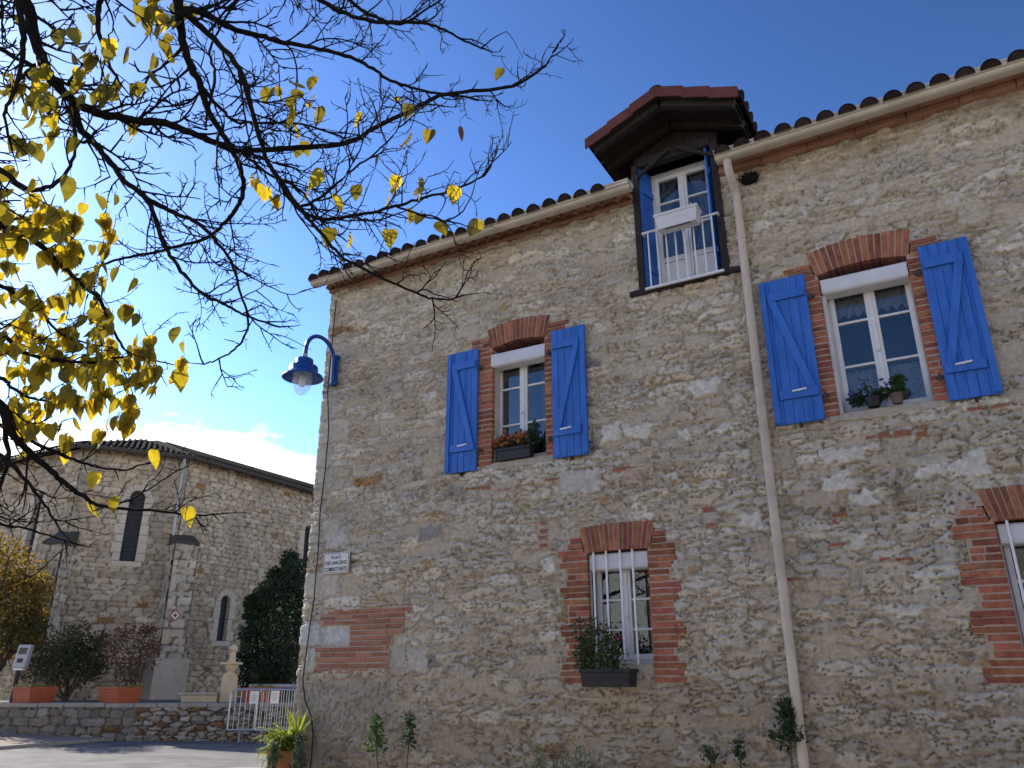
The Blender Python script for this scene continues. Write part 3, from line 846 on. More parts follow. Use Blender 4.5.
dirv = np.array([0, 1, RS]); dirv = dirv/np.linalg.norm(dirv); upn = np.array([0, -RS, 1])/math.hypot(1, RS)
rng = random.Random(11)
x = HX0 + .03
while x < HX1:
    if not (-2.52 < x < -1.40):
        canal(b, (x, 6.585+rng.uniform(-.012,.012), roof_z(6.575)-.078+rng.uniform(-.004,.012)), dirv, np.array([1.,0,0]), upn, 3.9, r=.078, rng=rng)
    x += .192
b.build('roof', M['terracotta'], house)

# dormer
b = MB()
xl, xr, zs = DOR
b.box(xl, xl+.068, 6.955, 7.06, zs, 6.62); b.box(xr-.068, xr, 6.955, 7.06, zs, 6.62)
b.box(xl-.10, xr+.10, 6.94, 7.20, zs-.055, zs-.001)
b.box(xl+.069, xr-.069, 6.975, 7.08, 6.60, 6.70)
for x0, x1 in ((xl+.002, xl+.03), (xr-.03, xr-.002)): b.box(x0, x1, 7.061, 9.3, zs, 6.66)
b.add([(xl,7.07,6.62),(xr,7.07,6.62),(xr,7.07,6.80),(-1.95,7.07,7.05),(xl,7.07,6.80)], [(0,1,2,3,4)])
b.box(xl+.03, xr-.03, 7.33, 7.36, zs, 6.7)
dormer = b.build('dormer', M['timber'], house, bevel=.004)
AX, AZ, EX, EZ = -1.95, 7.085, .775, 6.765       # ridge and eave of the little roof (timber deck)
b = MB()
for s in (-1, 1):
    b.prism([(AX,6.54,AZ),(AX+s*EX,6.54,EZ),(AX+s*EX,6.54,EZ-.03),(AX,6.54,AZ-.03)], (0,2.9,0))
    b.obox((AX+s*.72, 7.7, EZ-.055+.035), (.035,0,0), (0,1.12,0), (0,0,.045))
    for yy in (6.62, 6.98):
        p0 = np.array([AX+s*.02, yy, AZ-.085]); p1 = np.array([AX+s*.76, yy, EZ-.065])
        d_ = (p1-p0)/2; nn = np.array([-d_[2], 0, d_[0]]); nn = nn/np.linalg.norm(nn)
        b.obox((p0+p1)/2, d_, (0,.035,0), nn*.04)
b.build('rafters', M['timber'], dormer)
b = MB()
sl_ = (AZ-EZ)/EX
for s in (-1, 1):
    dv = np.array([-s, 0, sl_]); dv /= np.linalg.norm(dv); up = np.array([s*sl_, 0, 1.]); up /= np.linalg.norm(up)
    y = 6.66
    while y < 9.3:
        canal(b, (AX+s*(EX+.05), y, EZ-.005), dv, np.array([0,1.,0]), up, EX-.1, r=.085, step=.36, rng=rng)
        y += .185
b2 = []
for k in range(8):
    a_ = 6.50 + k*.36
    vs_ = [(AX+.085*math.cos(t), yy, AZ+.01+.085*math.sin(t)*rr) for yy, rr in ((a_, 1.0), (a_+.4, .82)) for t in np.linspace(0, math.pi, 9)]
    b.add(vs_, [(i, i+1, 9+i+1, 9+i) for i in range(8)] + [tuple(range(9))])
b.build('dormer_roof', M['terracotta'], dormer)
b = MB()
for s in (-1, 1):
    for k in range(3):
        a0, a1 = k*.267, (k+1)*.267+.028
        z = lambda q: AZ + .055 - sl_*q
        lift_ = .012*(2-k)*.6
        P0 = np.array([AX+s*a0, 6.50-.004*(2-k), z(a0)+lift_]); P1 = np.array([AX+s*a1, 6.50-.004*(2-k), z(a1)+lift_+.012])
        if k == 0: P0 = np.array([AX, 6.492, z(0)+lift_+.004])
        dn = np.array([0, 0, -.130])
        b.prism([P0, P1, P1+dn, P0+dn], (0, .016, 0))
        b.prism([P0+(0,.017,0), P1+(0,.017,0), P1+(0,.017,-.018), P0+(0,.017,-.018)], (0, .20, 0))
b.build('verge_tiles', M['red_tile'], dormer, bevel=.003)
def strut(p0, p1, w_=.022):
    b = MB()
    p0, p1 = np.array(p0), np.array(p1); d_ = (p1-p0)/2; nn = np.cross(d_, [0,1.,0]); nn /= np.linalg.norm(nn)
    b.obox((p0+p1)/2, d_, (0,w_,0), nn*w_); b.build('roof_brace', M['timber'], dormer)
strut((-2.37,6.93,6.42), (-1.99,6.93,6.66), .016); strut((-1.53,6.93,6.42), (-1.91,6.93,6.66), .016); strut((-2.35,6.98,6.60), (-1.55,6.98,6.60), .02)
strut((-1.24,6.60,6.70), (-1.24,7.2,6.70)); strut((-2.66,6.60,6.70), (-2.66,7.2,6.70))
# dormer window
yf = 7.22; fx0, fx1, fz0, fz1 = -2.31, -1.59, 5.10, 6.60; xm = -1.945
b = MB()
b.box(fx0, fx0+.05, yf, yf+.06, fz0, fz1); b.box(fx1-.05, fx1, yf, yf+.06, fz0, fz1); b.box(fx0+.05, fx1-.05, yf, yf+.06, fz1-.06, fz1); b.box(fx0+.05, fx1-.05, yf, yf+.06, fz0, fz0+.04)
for a_, c_ in ((fx0+.05, xm-.003), (xm+.003, fx1-.05)):
    s = .045
    b.box(a_, a_+s, yf-.014, yf+.04, fz0+.04, fz1-.06); b.box(c_-s, c_, yf-.014, yf+.04, fz0+.04, fz1-.06)
    b.box(a_+s, c_-s, yf-.012, yf+.04, fz1-.11, fz1-.06); b.box(a_+s, c_-s, yf-.012, yf+.04, 5.46, 5.52); b.box(a_+s, c_-s, yf+.004, yf+.03, fz0+.04, 5.46)
    for z in (6.20, 5.86): b.box(a_+s, c_-s, yf-.006, yf+.03, z-.011, z+.011)
b.box(xm-.02, xm+.02, yf-.026, yf-.012, fz0+.05, fz1-.07)
dw = b.build('dormer_window', M['white'], dormer, bevel=.004)
MB().box(fx0+.06, fx1-.06, yf+.012, yf+.016, 5.5, fz1-.07).build('pane', M['glass'], dormer)
b = MB()
for (xa, xb, wv) in ((-2.24,-2.02,3),(-1.88,-1.66,3)):
    vs_ = []
    for j in range(13):
        for i in range(25):
            t = i/24; v = j/12
            pull = .10*math.sin(v*math.pi)**2
            x = xa + (xb-xa)*t
            x = x + (pull*(t) if xa < -1.95 else -pull*(1-t))*-1
            vs_.append((x, yf+.055 + .014*math.sin(t*wv*6.28), 5.5+v*1.03))
    b.add(vs_, [(j*25+i, j*25+i+1, (j+1)*25+i+1, (j+1)*25+i) for j in range(12) for i in range(24)])
b.build('curtain', M['net'], dormer, smooth=True)
for (xf, yf_), (xk, yk) in (((-2.362, 6.985), (-2.30, 7.21)), ((-1.618, 6.985), (-1.563, 7.21))):
    dv_ = np.array([xk-xf, yk-yf_, 0.]); ln_ = np.linalg.norm(dv_); dv_ /= ln_; nv_ = np.array([dv_[1], -dv_[0], 0.]); o_ = np.array([xf, yf_, 0.])
    b = MB()
    for k in range(3): b.obox(o_ + dv_*ln_*(k+.5)/3 + (0,0,5.855), dv_*(ln_/6-.002), nv_*.012, (0,0,.735))
    b.obox(o_ + dv_*ln_*.5 + (0,0,5.855), dv_*ln_*.48, nv_*.009, (0,0,.72))
    for z in (5.35, 6.3): b.obox(o_ + dv_*ln_*.52 + nv_*.021 + (0,0,z), dv_*ln_*.44, nv_*.0085, (0,0,.035))
    b.build('shutter', M['blue'], dormer, bevel=.003)
b = MB()
yr = 6.905
b.tube([(-2.34,yr,5.70),(-1.525,yr,5.70)], .012, 8); b.box(-2.34,-1.53,yr-.014,yr+.014,5.035,5.055)
for i in range(8): 
    x = -2.275 + i*.0965
    b.tube([(x,yr,5.05),(x,yr,5.70)], .008, 8)
for x in (-2.33,-1.535): b.box(x-.01,x+.01,yr,6.96,5.69,5.71)
b.build('railing', M['iron_white'], dormer, smooth=True)

# ------------------------------------------------------------------ an unseen house, added to bounce light and reflect in the front windows
oh = thing('added_house', 'unseen cream rendered house added across the square to bounce light onto the stone house', 'house')
oa = R(22); ou, on_ = np.array([math.cos(oa), -math.sin(oa)*-1, 0]), np.array([-math.sin(oa), math.cos(oa), 0]); oc = np.array([2., -10.5, 0])
b = MB(); b.obox(oc - on_*4 + (0,0,3.3), ou*14, on_*4, (0,0,3.3)); b.build('wall', M['render'], oh)
b = MB(); b.prism([oc + on_*.4 - ou*14.4 + (0,0,6.55), oc - on_*4 - ou*14.4 + (0,0,8.0), oc - on_*8.4 - ou*14.4 + (0,0,6.55)], ou*28.8); b.build('roof', M['terracotta'], oh)
for k in range(6):
    for z in (1.6, 4.4):
        b = MB(); b.obox(oc + ou*(-11+k*4.4) + on_*.02 + (0,0,z), ou*.45, on_*.05, (0,0,.7)); w_ = b.build('window', M['white'], oh)
        b = MB(); b.obox(oc + ou*(-11+k*4.4) + on_*.072 + (0,0,z), ou*.38, on_*.004, (0,0,.62)); b.build('pane', M['screen'], w_)

# ------------------------------------------------------------------ the church behind
church = thing('stone_church', 'old limestone church with a many sided apse and narrow arched windows', 'church')
CE = 7.75
CA, CB_, CC = np.array([-26.6,13.4]), np.array([-22.4,13.4]), np.array([-20.7,15.8])
CD, CE0, CE1 = np.array([-20.75,46.]), np.array([-28.5,15.8]), np.array([-28.5,46.])
def arch_hole(cu, w_, z0, z1):
    r = w_/2
    return lambda U, V: ((np.abs(U-cu) < r+.03) & (V > z0-.02) & (V < z1-r)) | (((U-cu)**2 + (V-(z1-r))**2 < (r+.03)**2) & (V >= z1-r))
def church_fn(seed):
    def fn(U, V):
        h, c = masonry(U+seed*7, V, .33, .155, 90+seed, warp=.018, power=8, jit=.26, mortar=(.20,.165,.125), rusty=.015, amp=.055, crack=.02, rough=.03, lo=.03, hi=.15, bury=0)
        c = c*np.array([1.0,.935,.83])*.90*(.86+.28*fbm(U*.8, V*1.1, 77+seed))[..., None]
        top = sstep(5.6, 4.9, V + .25*(fbm(U*1.5, V*1.5, 5)-.5))[..., None]
        c = c*(1 - .0*top)*np.array([1,.985,.95])
        st = sstep(.58, .72, fbm(U*.9, V*.5, 55+seed))*.35
        c = c*(1-st[..., None]) + np.array([.20,.175,.14])*st[..., None]
        return h, c
    return fn
CW = [  # face origin, direction, length, windows (centre, width, sill, top)
    (CA, (1,0), 4.2, [(2.42,.44,4.55,6.68)]),
    (CB_, tuple((CC-CB_)/np.linalg.norm(CC-CB_)), float(np.linalg.norm(CC-CB_)), [(1.66,.42,4.55,6.66)]),
    (CC, (0,1), 11.0, [(5.5,.38,5.05,6.58), (2.1,.36,2.42,3.80)]),
]
def face_pt(org, u, U, z, out=0.0):
    return np.array([org[0]+u[0]*U+u[1]*out, org[1]+u[1]*U-u[0]*out, z])
for i, (org, u, L_, wins) in enumerate(CW):
    hs = [arch_hole(*w_) for w_ in wins]
    panel('wall', (org[0], org[1], 0), u, L_, .6, CE+.05, .035, church_fn(i), M['church_stone'], church,
          (lambda U, V, hs=hs: np.logical_or.reduce([f(U, V) for f in hs])))
    for (cu, w_, z0, z1) in wins:
        r = w_/2; zc = z1-r
        g = MB()
        out = [(cu-r-.02, z0-.02), (cu+r+.02, z0-.02)] + [(cu+(r+.02)*math.cos(t), zc+(r+.02)*math.sin(t)) for t in np.linspace(0, math.pi, 13)]
        g.prism([face_pt(org, u, a, z, -.10) for a, z in out], face_pt((0,0), u, 0, 0, -.03))
        k = z0 + .35
        wn_ = g.build('window', M['leaded'], church)
        while k < zc: 
            g = MB(); g.obox(face_pt(org, u, cu, k, -.085), face_pt((0,0), u, r, 0), (0,0,.012), face_pt((0,0), u, 0, 0, .012)); k += .48
            g.build('saddle_bar', M['slate'], wn_)
        g = MB(); rng = random.Random(int(cu*100)); bw = .19
        def block(poly): g.prism([face_pt(org, u, a, z, .062+j_) for a, z in poly], face_pt((0,0), u, 0, 0, -.26))
        z = z0
        while z < zc-.05:
            hh = min(rng.choice([.24,.30,.36]), zc-z)
            for s in (-1, 1):
                j_ = rng.uniform(-.008, .008); ww = bw + rng.uniform(-.04, .09)
                pl_ = [(cu+s*r, z+.006), (cu+s*(r+ww), z+.006), (cu+s*(r+ww), z+hh-.006), (cu+s*r, z+hh-.006)]
                block(pl_ if s > 0 else pl_[::-1])
            z += hh
        nv_ = 9
        for q in range(nv_):
            t0, t1 = math.pi*(q+.04)/nv_, math.pi*(q+.96)/nv_; j_ = rng.uniform(-.008,.008)
            block([(cu+r*math.cos(t0), zc+r*math.sin(t0)), (cu+(r+bw)*math.cos(t0), zc+(r+bw)*math.sin(t0)), (cu+(r+bw)*math.cos(t1), zc+(r+bw)*math.sin(t1)), (cu+r*math.cos(t1), zc+r*math.sin(t1))])
        j_ = .01
        block([(cu-r-bw, z0-.16), (cu+r+bw, z0-.16), (cu+r+bw, z0-.006), (cu-r-bw, z0-.006)])
        g.build('stone_surround', M['stone_plain'], wn_, bevel=.012)
b = MB()
b.prism([(*(p + (np.array([-24.6,20])-p)*.06), .5) for p in (CA, CB_, CC, CD, CE1, CE0)], (0,0,CE-.55))
b.build('nave_wall', M['stone_plain'], church)
# roof: apse facets rising to one point, then a ridge
APX = np.array([-24.55,17.3,9.38]); RDG = np.array([-24.6,46.,9.38])
def off(p, q, d=.38):
    v = np.array(q)-np.array(p); v = v/np.linalg.norm(v); return np.array([v[1], -v[0]])*d
ring = [CE1, CE0, CA, CB_, CC, CD]
exp_ = []
for i, p in enumerate(ring):
    a = off(ring[i-1], p) if i else off(p, ring[i+1]); c = off(p, ring[i+1]) if i < len(ring)-1 else a
    n_ = a + c; n_ = n_/np.linalg.norm(n_); exp_.append(p + n_*.38/max(.5, float(np.dot(n_, a)/.38)))
b = MB()
for i in range(len(exp_)-1):
    p, q = np.array([*exp_[i], CE+.10]), np.array([*exp_[i+1], CE+.10])
    top = [APX] if 0 < i < 4 else ([RDG, APX] if i == 4 else [APX, RDG])
    poly = [p, q] + top
    b.add(poly + [v - np.array([0,0,.10]) for v in poly], [tuple(range(len(poly))), tuple(range(len(poly), 2*len(poly)))[::-1], (0, len(poly), len(poly)+1, 1)])
    d = (q-p); Ln = np.linalg.norm(d); d /= Ln
    base = APX if i < 4 else np.array([APX[0], 0, APX[2]])
    inn = np.array([-d[1], d[0], 0.]); run = abs(np.dot(APX-p, inn)); slope = (APX[2]-p[2])/run
    dv = inn + np.array([0,0,slope]); dv /= np.linalg.norm(dv); up = np.cross(d, dv)
    nT = int(min(Ln, 14)/.165)
    for k in range(nT):
        s = .12 + k*.165
        Lr = run*1.03
        if 0 < i < 4:
            m_ = min(s, Ln-s)/(Ln/2); Lr = max(.25, run*m_)
        elif i == 4: Lr = max(.25, min(1, s/ (APX[1]-p[1]))*run)
        canal(b, p + d*s - inn*.05, dv, d, up, max(.1, Lr-.4), r=.042, n_=4, lift=.0, step=.5, rng=rng)
b.build('roof', M['church_roof'], church)
b = MB()
for i in range(1, 5):
    p, q = np.array([*exp_[i], CE+.03]), np.array([*exp_[i+1], CE+.03])
    b.tube([p, q], .075, 8)
    b.box(min(p[0],q[0]), min(p[0],q[0])+.01, min(p[1],q[1]), min(p[1],q[1])+.01, CE, CE+.01)
b.build('gutter', M['slate'], church)
u_ = np.array(CW[1][1]); L_ = CW[1][2]
b = MB()
p = face_pt(CB_, u_, L_-.14, 0, .12)
b.tube([face_pt(CB_, u_, L_-.14, CE-.02, .36), face_pt(CB_, u_, L_-.14, CE-.25, .30), face_pt(CB_, u_, L_-.14, CE-.5, .12), (p[0], p[1], .8)], .042, 8)
b.build('downpipe', M['grey_plastic'], church, smooth=True)
def buttress(c, outv, w_, d_, ztop, zlow, base):
    o = np.array([*outv, 0.]); o /= np.linalg.norm(o); t = np.array([-o[1], o[0], 0.])
    C0 = np.array([*c, 0.])
    ff = MB()
    pts = lambda dd, ww, z: [C0 - o*.3 - t*ww, C0 + o*dd - t*ww, C0 + o*dd + t*ww, C0 - o*.3 + t*ww]
    e = None
    org = C0 + o*d_ - t*w_
    bt = bpy.data.objects.new('buttress', None); COL.objects.link(bt); bt.parent = church
    def fn(U, V):
        h, c_ = masonry(U+7, V, .42, .22, 60, warp=.010, power=9, jit=.1, mortar=(.16,.135,.105), rusty=0, amp=.05, crack=.01, rough=.014, lo=.03, hi=.14, bury=0)
        return h, c_*np.array([1.12,1.06,.95])*.82
    panel('buttress_face', (*org[:2], 0), tuple(t[:2]), 2*w_, .6, zlow, .05, fn, M['church_stone'], bt)
    o1 = C0 - t*w_ ; panel('buttress_side', (*o1[:2], 0), tuple(o[:2]), d_, .6, zlow, .05, fn, M['church_stone'], bt)
    o2 = C0 + t*w_ + o*d_; panel('buttress_side', (*o2[:2], 0), tuple(-o[:2]), d_, .6, zlow, .05, fn, M['church_stone'], bt)
    q = MB()
    e0, e1, zb = C0 + o*(d_+.05), C0 - o*.05, zlow - .05
    q.prism([e0 - t*(w_+.03) + (0,0,zb), e0 - t*(w_+.03) + (0,0,zlow+.02), e1 - t*(w_+.03) + (0,0,ztop), e1 - t*(w_+.03) + (0,0,zb)], t*(2*w_+.06))
    q.build('sloped_cap', M['slate'], bt)
    if base:
        q = MB(); q.obox(C0 + o*(d_/2+.05) + (0,0,.6+base/2), o*(d_/2+.16), t*(w_+.14), (0,0,base/2)); q.build('plinth', M['stone_plain'], bt, bevel=.02)
    return bt
buttress(CC + np.array([.05,.12]), (.93,-.36),   .33, .60, 5.45, 5.12, 1.25)
buttress(CB_, (.46,-.888), .27, .56, 5.32, 4.9, 0)

# ------------------------------------------------------------------ low wall, planters, street things
lw = thing('retaining_wall', 'low rubble retaining wall with flat coping stones in front of the church terrace', 'wall')
o0 = LW(-20); L_ = 16.6
def lw_fn(U, V):
    a, c1 = masonry(U, V, .36, .17, 140, warp=.02, power=6, jit=.3, mortar=(.17,.14,.105), amp=.045, rough=.03, lo=.03, hi=.16, rusty=.05, bury=0)
    e, c2 = masonry(U, V, .27, .10, 141, warp=.05, mortar=(.13,.10,.075), bury=0, amp=.07, rough=.04, rusty=.16)
    k = sstep(-.1, .1, U - 11.6 + .5*(fbm(U*2, V*2, 142)-.5))
    c = c1*(1-k[..., None])*.44 + c2*k[..., None]*.62  # left stretch coloured darker to stand for the tree's shade
    return a*(1-k)+e*k, c
panel('rubble_face', (*o0, 0), tuple(RV[:2]), L_, 0, .70, .024, lw_fn, M['church_stone'], lw)
b = MB(); rng = random.Random(5); s = 0
while s < L_:
    w_ = rng.uniform(.5, .95); p = LW(-20+s+w_/2, 19.2+.20)
    b.obox((p[0], p[1], .74+rng.uniform(-.006,.006)), RV*(w_/2-.008), HV*(.23+rng.uniform(-.015,.015)), (0,0,.045)); s += w_
b.build('coping', M['kerb'], lw, bevel=.015)
b = MB(); p = LW(-20+L_/2, 19.2+.23); b.obox((p[0], p[1], .34), RV*(L_/2-.01), HV*.19, (0,0,.34)); b.build('wall_core', M['stone_plain'], lw)

def leafclump(bm, centres, n, size, rng, flat=.0, droop=.3, aspect=.55, up=0.0):
    # leaves as small folded faces spread through the volume of each clump
    for k in range(n):
        c, r = rng.choice(centres)
        v = np.array([rng.gauss(0,1), rng.gauss(0,1), rng.gauss(0,1)]); v /= np.linalg.norm(v)+1e-9
        p = np.array(c) + v*np.array(r)*(rng.random()**.45)
        d = v*.6 + np.array([rng.uniform(-1,1), rng.uniform(-1,1), rng.uniform(-1,1)-droop+up]); d /= np.linalg.norm(d)+1e-9
        leaf(bm, p, d, size*rng.uniform(.6,1.25), aspect, rng)
def leaf(bm, p, d, L_, aspect, rng):
    q = np.array([rng.uniform(-1,1), rng.uniform(-1,1), rng.uniform(-1,1)]); sd = np.cross(d, q); sd /= np.linalg.norm(sd)+1e-9
    nn = np.cross(d, sd); w_ = L_*aspect*.5
    bm.add([p, p+d*L_*.45+sd*w_+nn*w_*.35, p+d*L_, p+d*L_*.45-sd*w_+nn*w_*.35], [(0,1,2),(0,2,3)])
def stems(bm, base, tops, r0, rng, bend=.1, n=5, r1=.25):
    for t in tops:
        base_, t = np.array(base, float), np.array(t, float)
        pts = [base_ + (t-base_)*k/n + np.array([rng.uniform(-1,1), rng.uniform(-1,1), 0])*bend*math.sin(math.pi*k/n)*np.linalg.norm(t-base_)*.5 for k in range(n+1)]
        bm.tube(pts, [r0*(1-(1-r1)*k/n) for k in range(n+1)], 5)

def planter(x, y, z, ang, label, seed):
    rng = random.Random(seed)
    t = thing('planter', label, 'planter', 'orange planters on the terrace')
    ca, sa = math.cos(ang), math.sin(ang); ux, uy = np.array([ca,sa,0]), np.array([-sa,ca,0])
    q = MB(); lo_, hi_ = .30, .335; H_ = .345
    def ringp(w_, zz): return [np.array([x,y,z+zz]) + ux*a*w_ + uy*c*w_ for a, c in ((-1,-1),(1,-1),(1,1),(-1,1))]
    rs = [ringp(lo_, 0), ringp(hi_, H_-.05), ringp(hi_+.012, H_-.05), ringp(hi_+.012, H_), ringp(hi_-.03, H_), ringp(hi_-.04, H_-.05)]
    vs_ = [p for r_ in rs for p in r_]
    q.add(vs_, [(i*4+k, i*4+(k+1)%4, (i+1)*4+(k+1)%4, (i+1)*4+k) for i in range(len(rs)-1) for k in range(4)] + [(3,2,1,0)])
    q.build('box', M['orange'], t, bevel=.006)
    q = MB(); q.add(ringp(hi_-.038, H_-.045), [(0,1,2,3)]); q.build('soil', M['soil'], t)
    q = MB(); cs = [(np.array([x,y,z+H_]) + ux*rng.uniform(-.3,.3) + uy*rng.uniform(-.3,.3), (.09,.09,.035)) for _ in range(9)]
    leafclump(q, cs, 170, .06, rng, up=.6); q.build('plants', M['leaf_lime'], t)
PA = math.atan2(RV[1], RV[0]) - R(28)
for (px_, d_, lab, sd) in ((33,19.62,'orange square planter on the low wall, nearest the sign post',1), (119,19.62,'orange square planter on the low wall in front of the rust brown shrub',2), (261,20.5,'orange square planter standing behind the crowd barriers',3)):
    p = H3(px_, 702, d_); planter(p[0], p[1], .785 if d_ < 20 else .765, PA, lab, sd)

# fountain-like monument of cream stone
mon = thing('stone_monument', 'cream stone monument with rounded slab, carved shelf and ball on top', 'monument')
p = H3(226, 700, 20.9); mx_, my_ = p[0], p[1]
def mbox(bm, s0, s1, d0, d1, z0, z1): bm.obox(np.array([mx_,my_,0]) + RV*(s0+s1)/2 + HV*(d0+d1)/2 + np.array([0,0,(z0+z1)/2]), RV*(s1-s0)/2, HV*(d1-d0)/2, (0,0,(z1-z0)/2))
b = MB(); w_ = .175
pl_ = [(-w_, .76), (w_, .76), (w_, 1.30)] + [(w_*math.cos(t), 1.30+.17*math.sin(t)) for t in np.linspace(0.2, math.pi-.2, 9)] + [(-w_, 1.30)]
b.prism([np.array([mx_,my_,0]) + RV*s + np.array([0,0,z]) for s, z in pl_], HV*.2); b.build('slab', M['stone_warm'], mon, bevel=.012)
MB().lathe((mx_+HV[0]*.1, my_+HV[1]*.1, 0), [(.085,1.46),(.10,1.50),(.155,1.56),(.17,1.62),(.17,1.64)], 16).build('bowl', M['stone_warm'], mon, smooth=True)
b = MB(); mbox(b, -.22, .22, -.1, .3, 1.642, 1.70); b.build('shelf', M['stone_warm'], mon, bevel=.01)
MB().lathe((mx_+HV[0]*.1, my_+HV[1]*.1, 0), [(.10,1.70),(.085,1.74),(.075,1.92),(.06,1.94)], 16).build('column', M['stone_warm'], mon, smooth=True)
MB().lathe((mx_+HV[0]*.1, my_+HV[1]*.1, 2.02), [(.105*math.sin(t), -.105*math.cos(t)) for t in np.linspace(0, math.pi, 11)], 16).build('ball', M['stone_warm'], mon, smooth=True)
b = MB(); mbox(b, -1.1, -.215, -.06, .34, .76, .93); b.build('bench', M['stone_warm'], mon, bevel=.012)
b = MB(); mbox(b, -1.16, -.22, -.11, .39, .935, .985); b.build('bench_top', M['stone_plain'], mon, bevel=.01)

# crowd barriers
def barrier(s0, d0, s1, d1, label, leg_s):
    t = thing('crowd_barrier', label, 'barrier', 'crowd barriers in front of the church wall')
    A = HV*d0 + RV*s0; B = HV*d1 + RV*s1; ln = np.linalg.norm(B-A); u = (B-A)/ln; z0, z1 = .26, 1.08
    r_ = .12
    cor = []
    def P_(s, z): q = A + u*s; return np.array([q[0], q[1], z])
    for (cs, cz, a0) in ((ln-r_, z1-r_, 0), (r_, z1-r_, 90), (r_, z0+.0+r_*.3, 180), (ln-r_, z0+r_*.3, 270)):
        rr = r_ if a0 < 180 else r_*.3
        for k in range(5):
            a = R(a0+90*k/4); s_ = cs + rr*math.cos(a) if a0 < 180 else (cs + (r_ if a0 == 270 else -r_) + (rr*math.cos(a) - (rr if a0 == 270 else -rr)))
            cor.append(P_(s_, cz + rr*math.sin(a)))
    q = MB(); q.tube(cor+[cor[0]], .019, 8, False); q.build('frame', M['zinc'], t, smooth=True)
    q = MB(); n_ = 19
    for k in range(1, n_): q.tube([P_(ln*k/n_, z0+.005), P_(ln*k/n_, z1-.005)], .0075, 6)
    q.build('bars', M['zinc'], t, smooth=True)
    nn = np.array([u[1], -u[0], 0])
    for s in leg_s:
        q = MB(); q.tube([P_(s, z0)-nn*.0, P_(s, z0-.05), P_(s+.05, .03)+nn*.30], .016, 6); q.tube([P_(s, z0-.05), P_(s+.05, .03)-nn*.30], .016, 6)
        q.build('foot', M['zinc'], t, smooth=True)
    return A, u, nn, ln
A1, u1, n1, l1 = barrier(-6.22, 18.62, -4.15, 18.85, 'galvanised crowd barrier by the monument, left one of two with a notice', (.28, 1.8))
A2, u2, n2, l2 = barrier(-5.56, 18.42, -3.5, 18.75, 'galvanised crowd barrier overlapping another in front, partly hidden by the house corner', (.14, 1.8))
def notice(A, u, nn, s, z, label):
    t = thing('notice', label, 'notice', 'paper notices tied to the barriers')
    c = A + u*s + nn*.028; c = np.array([c[0], c[1], z])
    q = MB(); q.obox(c, u*.09, (0,0,.13), nn*.003); q.build('sheet', M['paper'], t)
    q = MB()
    for k, w_ in enumerate((.04,.06,.055,.06,.03)): q.obox(c + nn*.0045 + np.array([0,0,(.075-k*.034)]), u*w_, (0,0,.006), nn*.001)
    q.build('print', M['grey_plastic'], t)
notice(A1, u1, n1, .50, .92, 'white paper notice on the crowd barrier, nearer the monument')
notice(A2, u2, n2, .36, .93, 'white paper notice on the crowd barrier, nearer the house corner')

# rail behind
t = thing('guard_rail', 'pale blue grey metal rail behind the crowd barriers under the dark evergreen', 'rail')
b = MB(); p = H3(285, 684, 22.3); b.obox((p[0], p[1], 1.13), RV*.95, HV*.03, (0,0,.045)); b.build('rail', M['grey_plastic'], t, bevel=.008)
for s in (-.75, .7): 
    b = MB(); b.obox(p*np.array([1,1,0]) + RV*s + HV*.06 + np.array([0,0,.93]), RV*.025, HV*.025, (0,0,.19)); b.build('post', M['grey_plastic'], t)

# pay station at the left
t = thing('parking_meter', 'grey parking meter with dark screen on a black post beside the golden tree', 'parking meter')
p = H3(14, 690, 20.2); c0 = np.array([p[0], p[1], 0])
b = MB(); b.lathe((c0[0], c0[1], .76), [(.05,0),(.05,.75)], 12); b.build('post', M['black_plastic'], t, smooth=True)
b = MB(); b.obox(c0 + RV*.06 + np.array([0,0,1.82]), RV*.15 + np.array([0,0,.0]), HV*.09, np.array([0,0,.27]) + RV*.03); head = b.build('head', M['grey_plastic'], t, bevel=.03)
b = MB(); b.obox(c0 + RV*.075 - HV*.092 + np.array([0,0,1.94]), RV*.10, HV*.004, np.array([0,0,.075])+RV*.008); b.build('screen', M['screen'], head)
b = MB(); b.obox(c0 + RV*.045 - HV*.092 + np.array([0,0,1.72]), RV*.07, HV*.004, np.array([0,0,.05])+RV*.005); b.build('keypad', M['slate'], head)
b = MB(); b.obox(c0 + RV*.02 + np.array([0,0,1.52]), RV*.11, HV*.07, np.array([0,0,.022])); b.build('collar', M['paper'], t)

# diamond marker on the buttress
t = thing('diamond_sign', 'small orange and white diamond sign fixed to the church buttress', 'sign')
oB = np.array([.93,-.36,0.]); oB /= np.linalg.norm(oB); tB = np.array([-oB[1], oB[0], 0.]); cB = np.array([CC[0]+.05, CC[1]+.12, 0]) + oB*.70
def dia(r_, k): 
    c = cB + oB*k + np.array([0,0,3.02]) - tB*.08
    return [c + tB*r_, c + np.array([0,0,r_]), c - tB*r_, c - np.array([0,0,r_])]
b = MB(); b.prism(dia(.17, 0), oB*.012); b.build('plate', M['orange_paint'], t)
b = MB(); b.prism(dia(.118, .0125), oB*.003); b.build('field', M['paper'], t)
b = MB(); b.prism(dia(.07, .016), oB*.003); b.build('symbol', M['orange_paint'], t)
b = MB(); b.prism(dia(.03, .0195), oB*.002); b.build('centre', M['slate'], t)

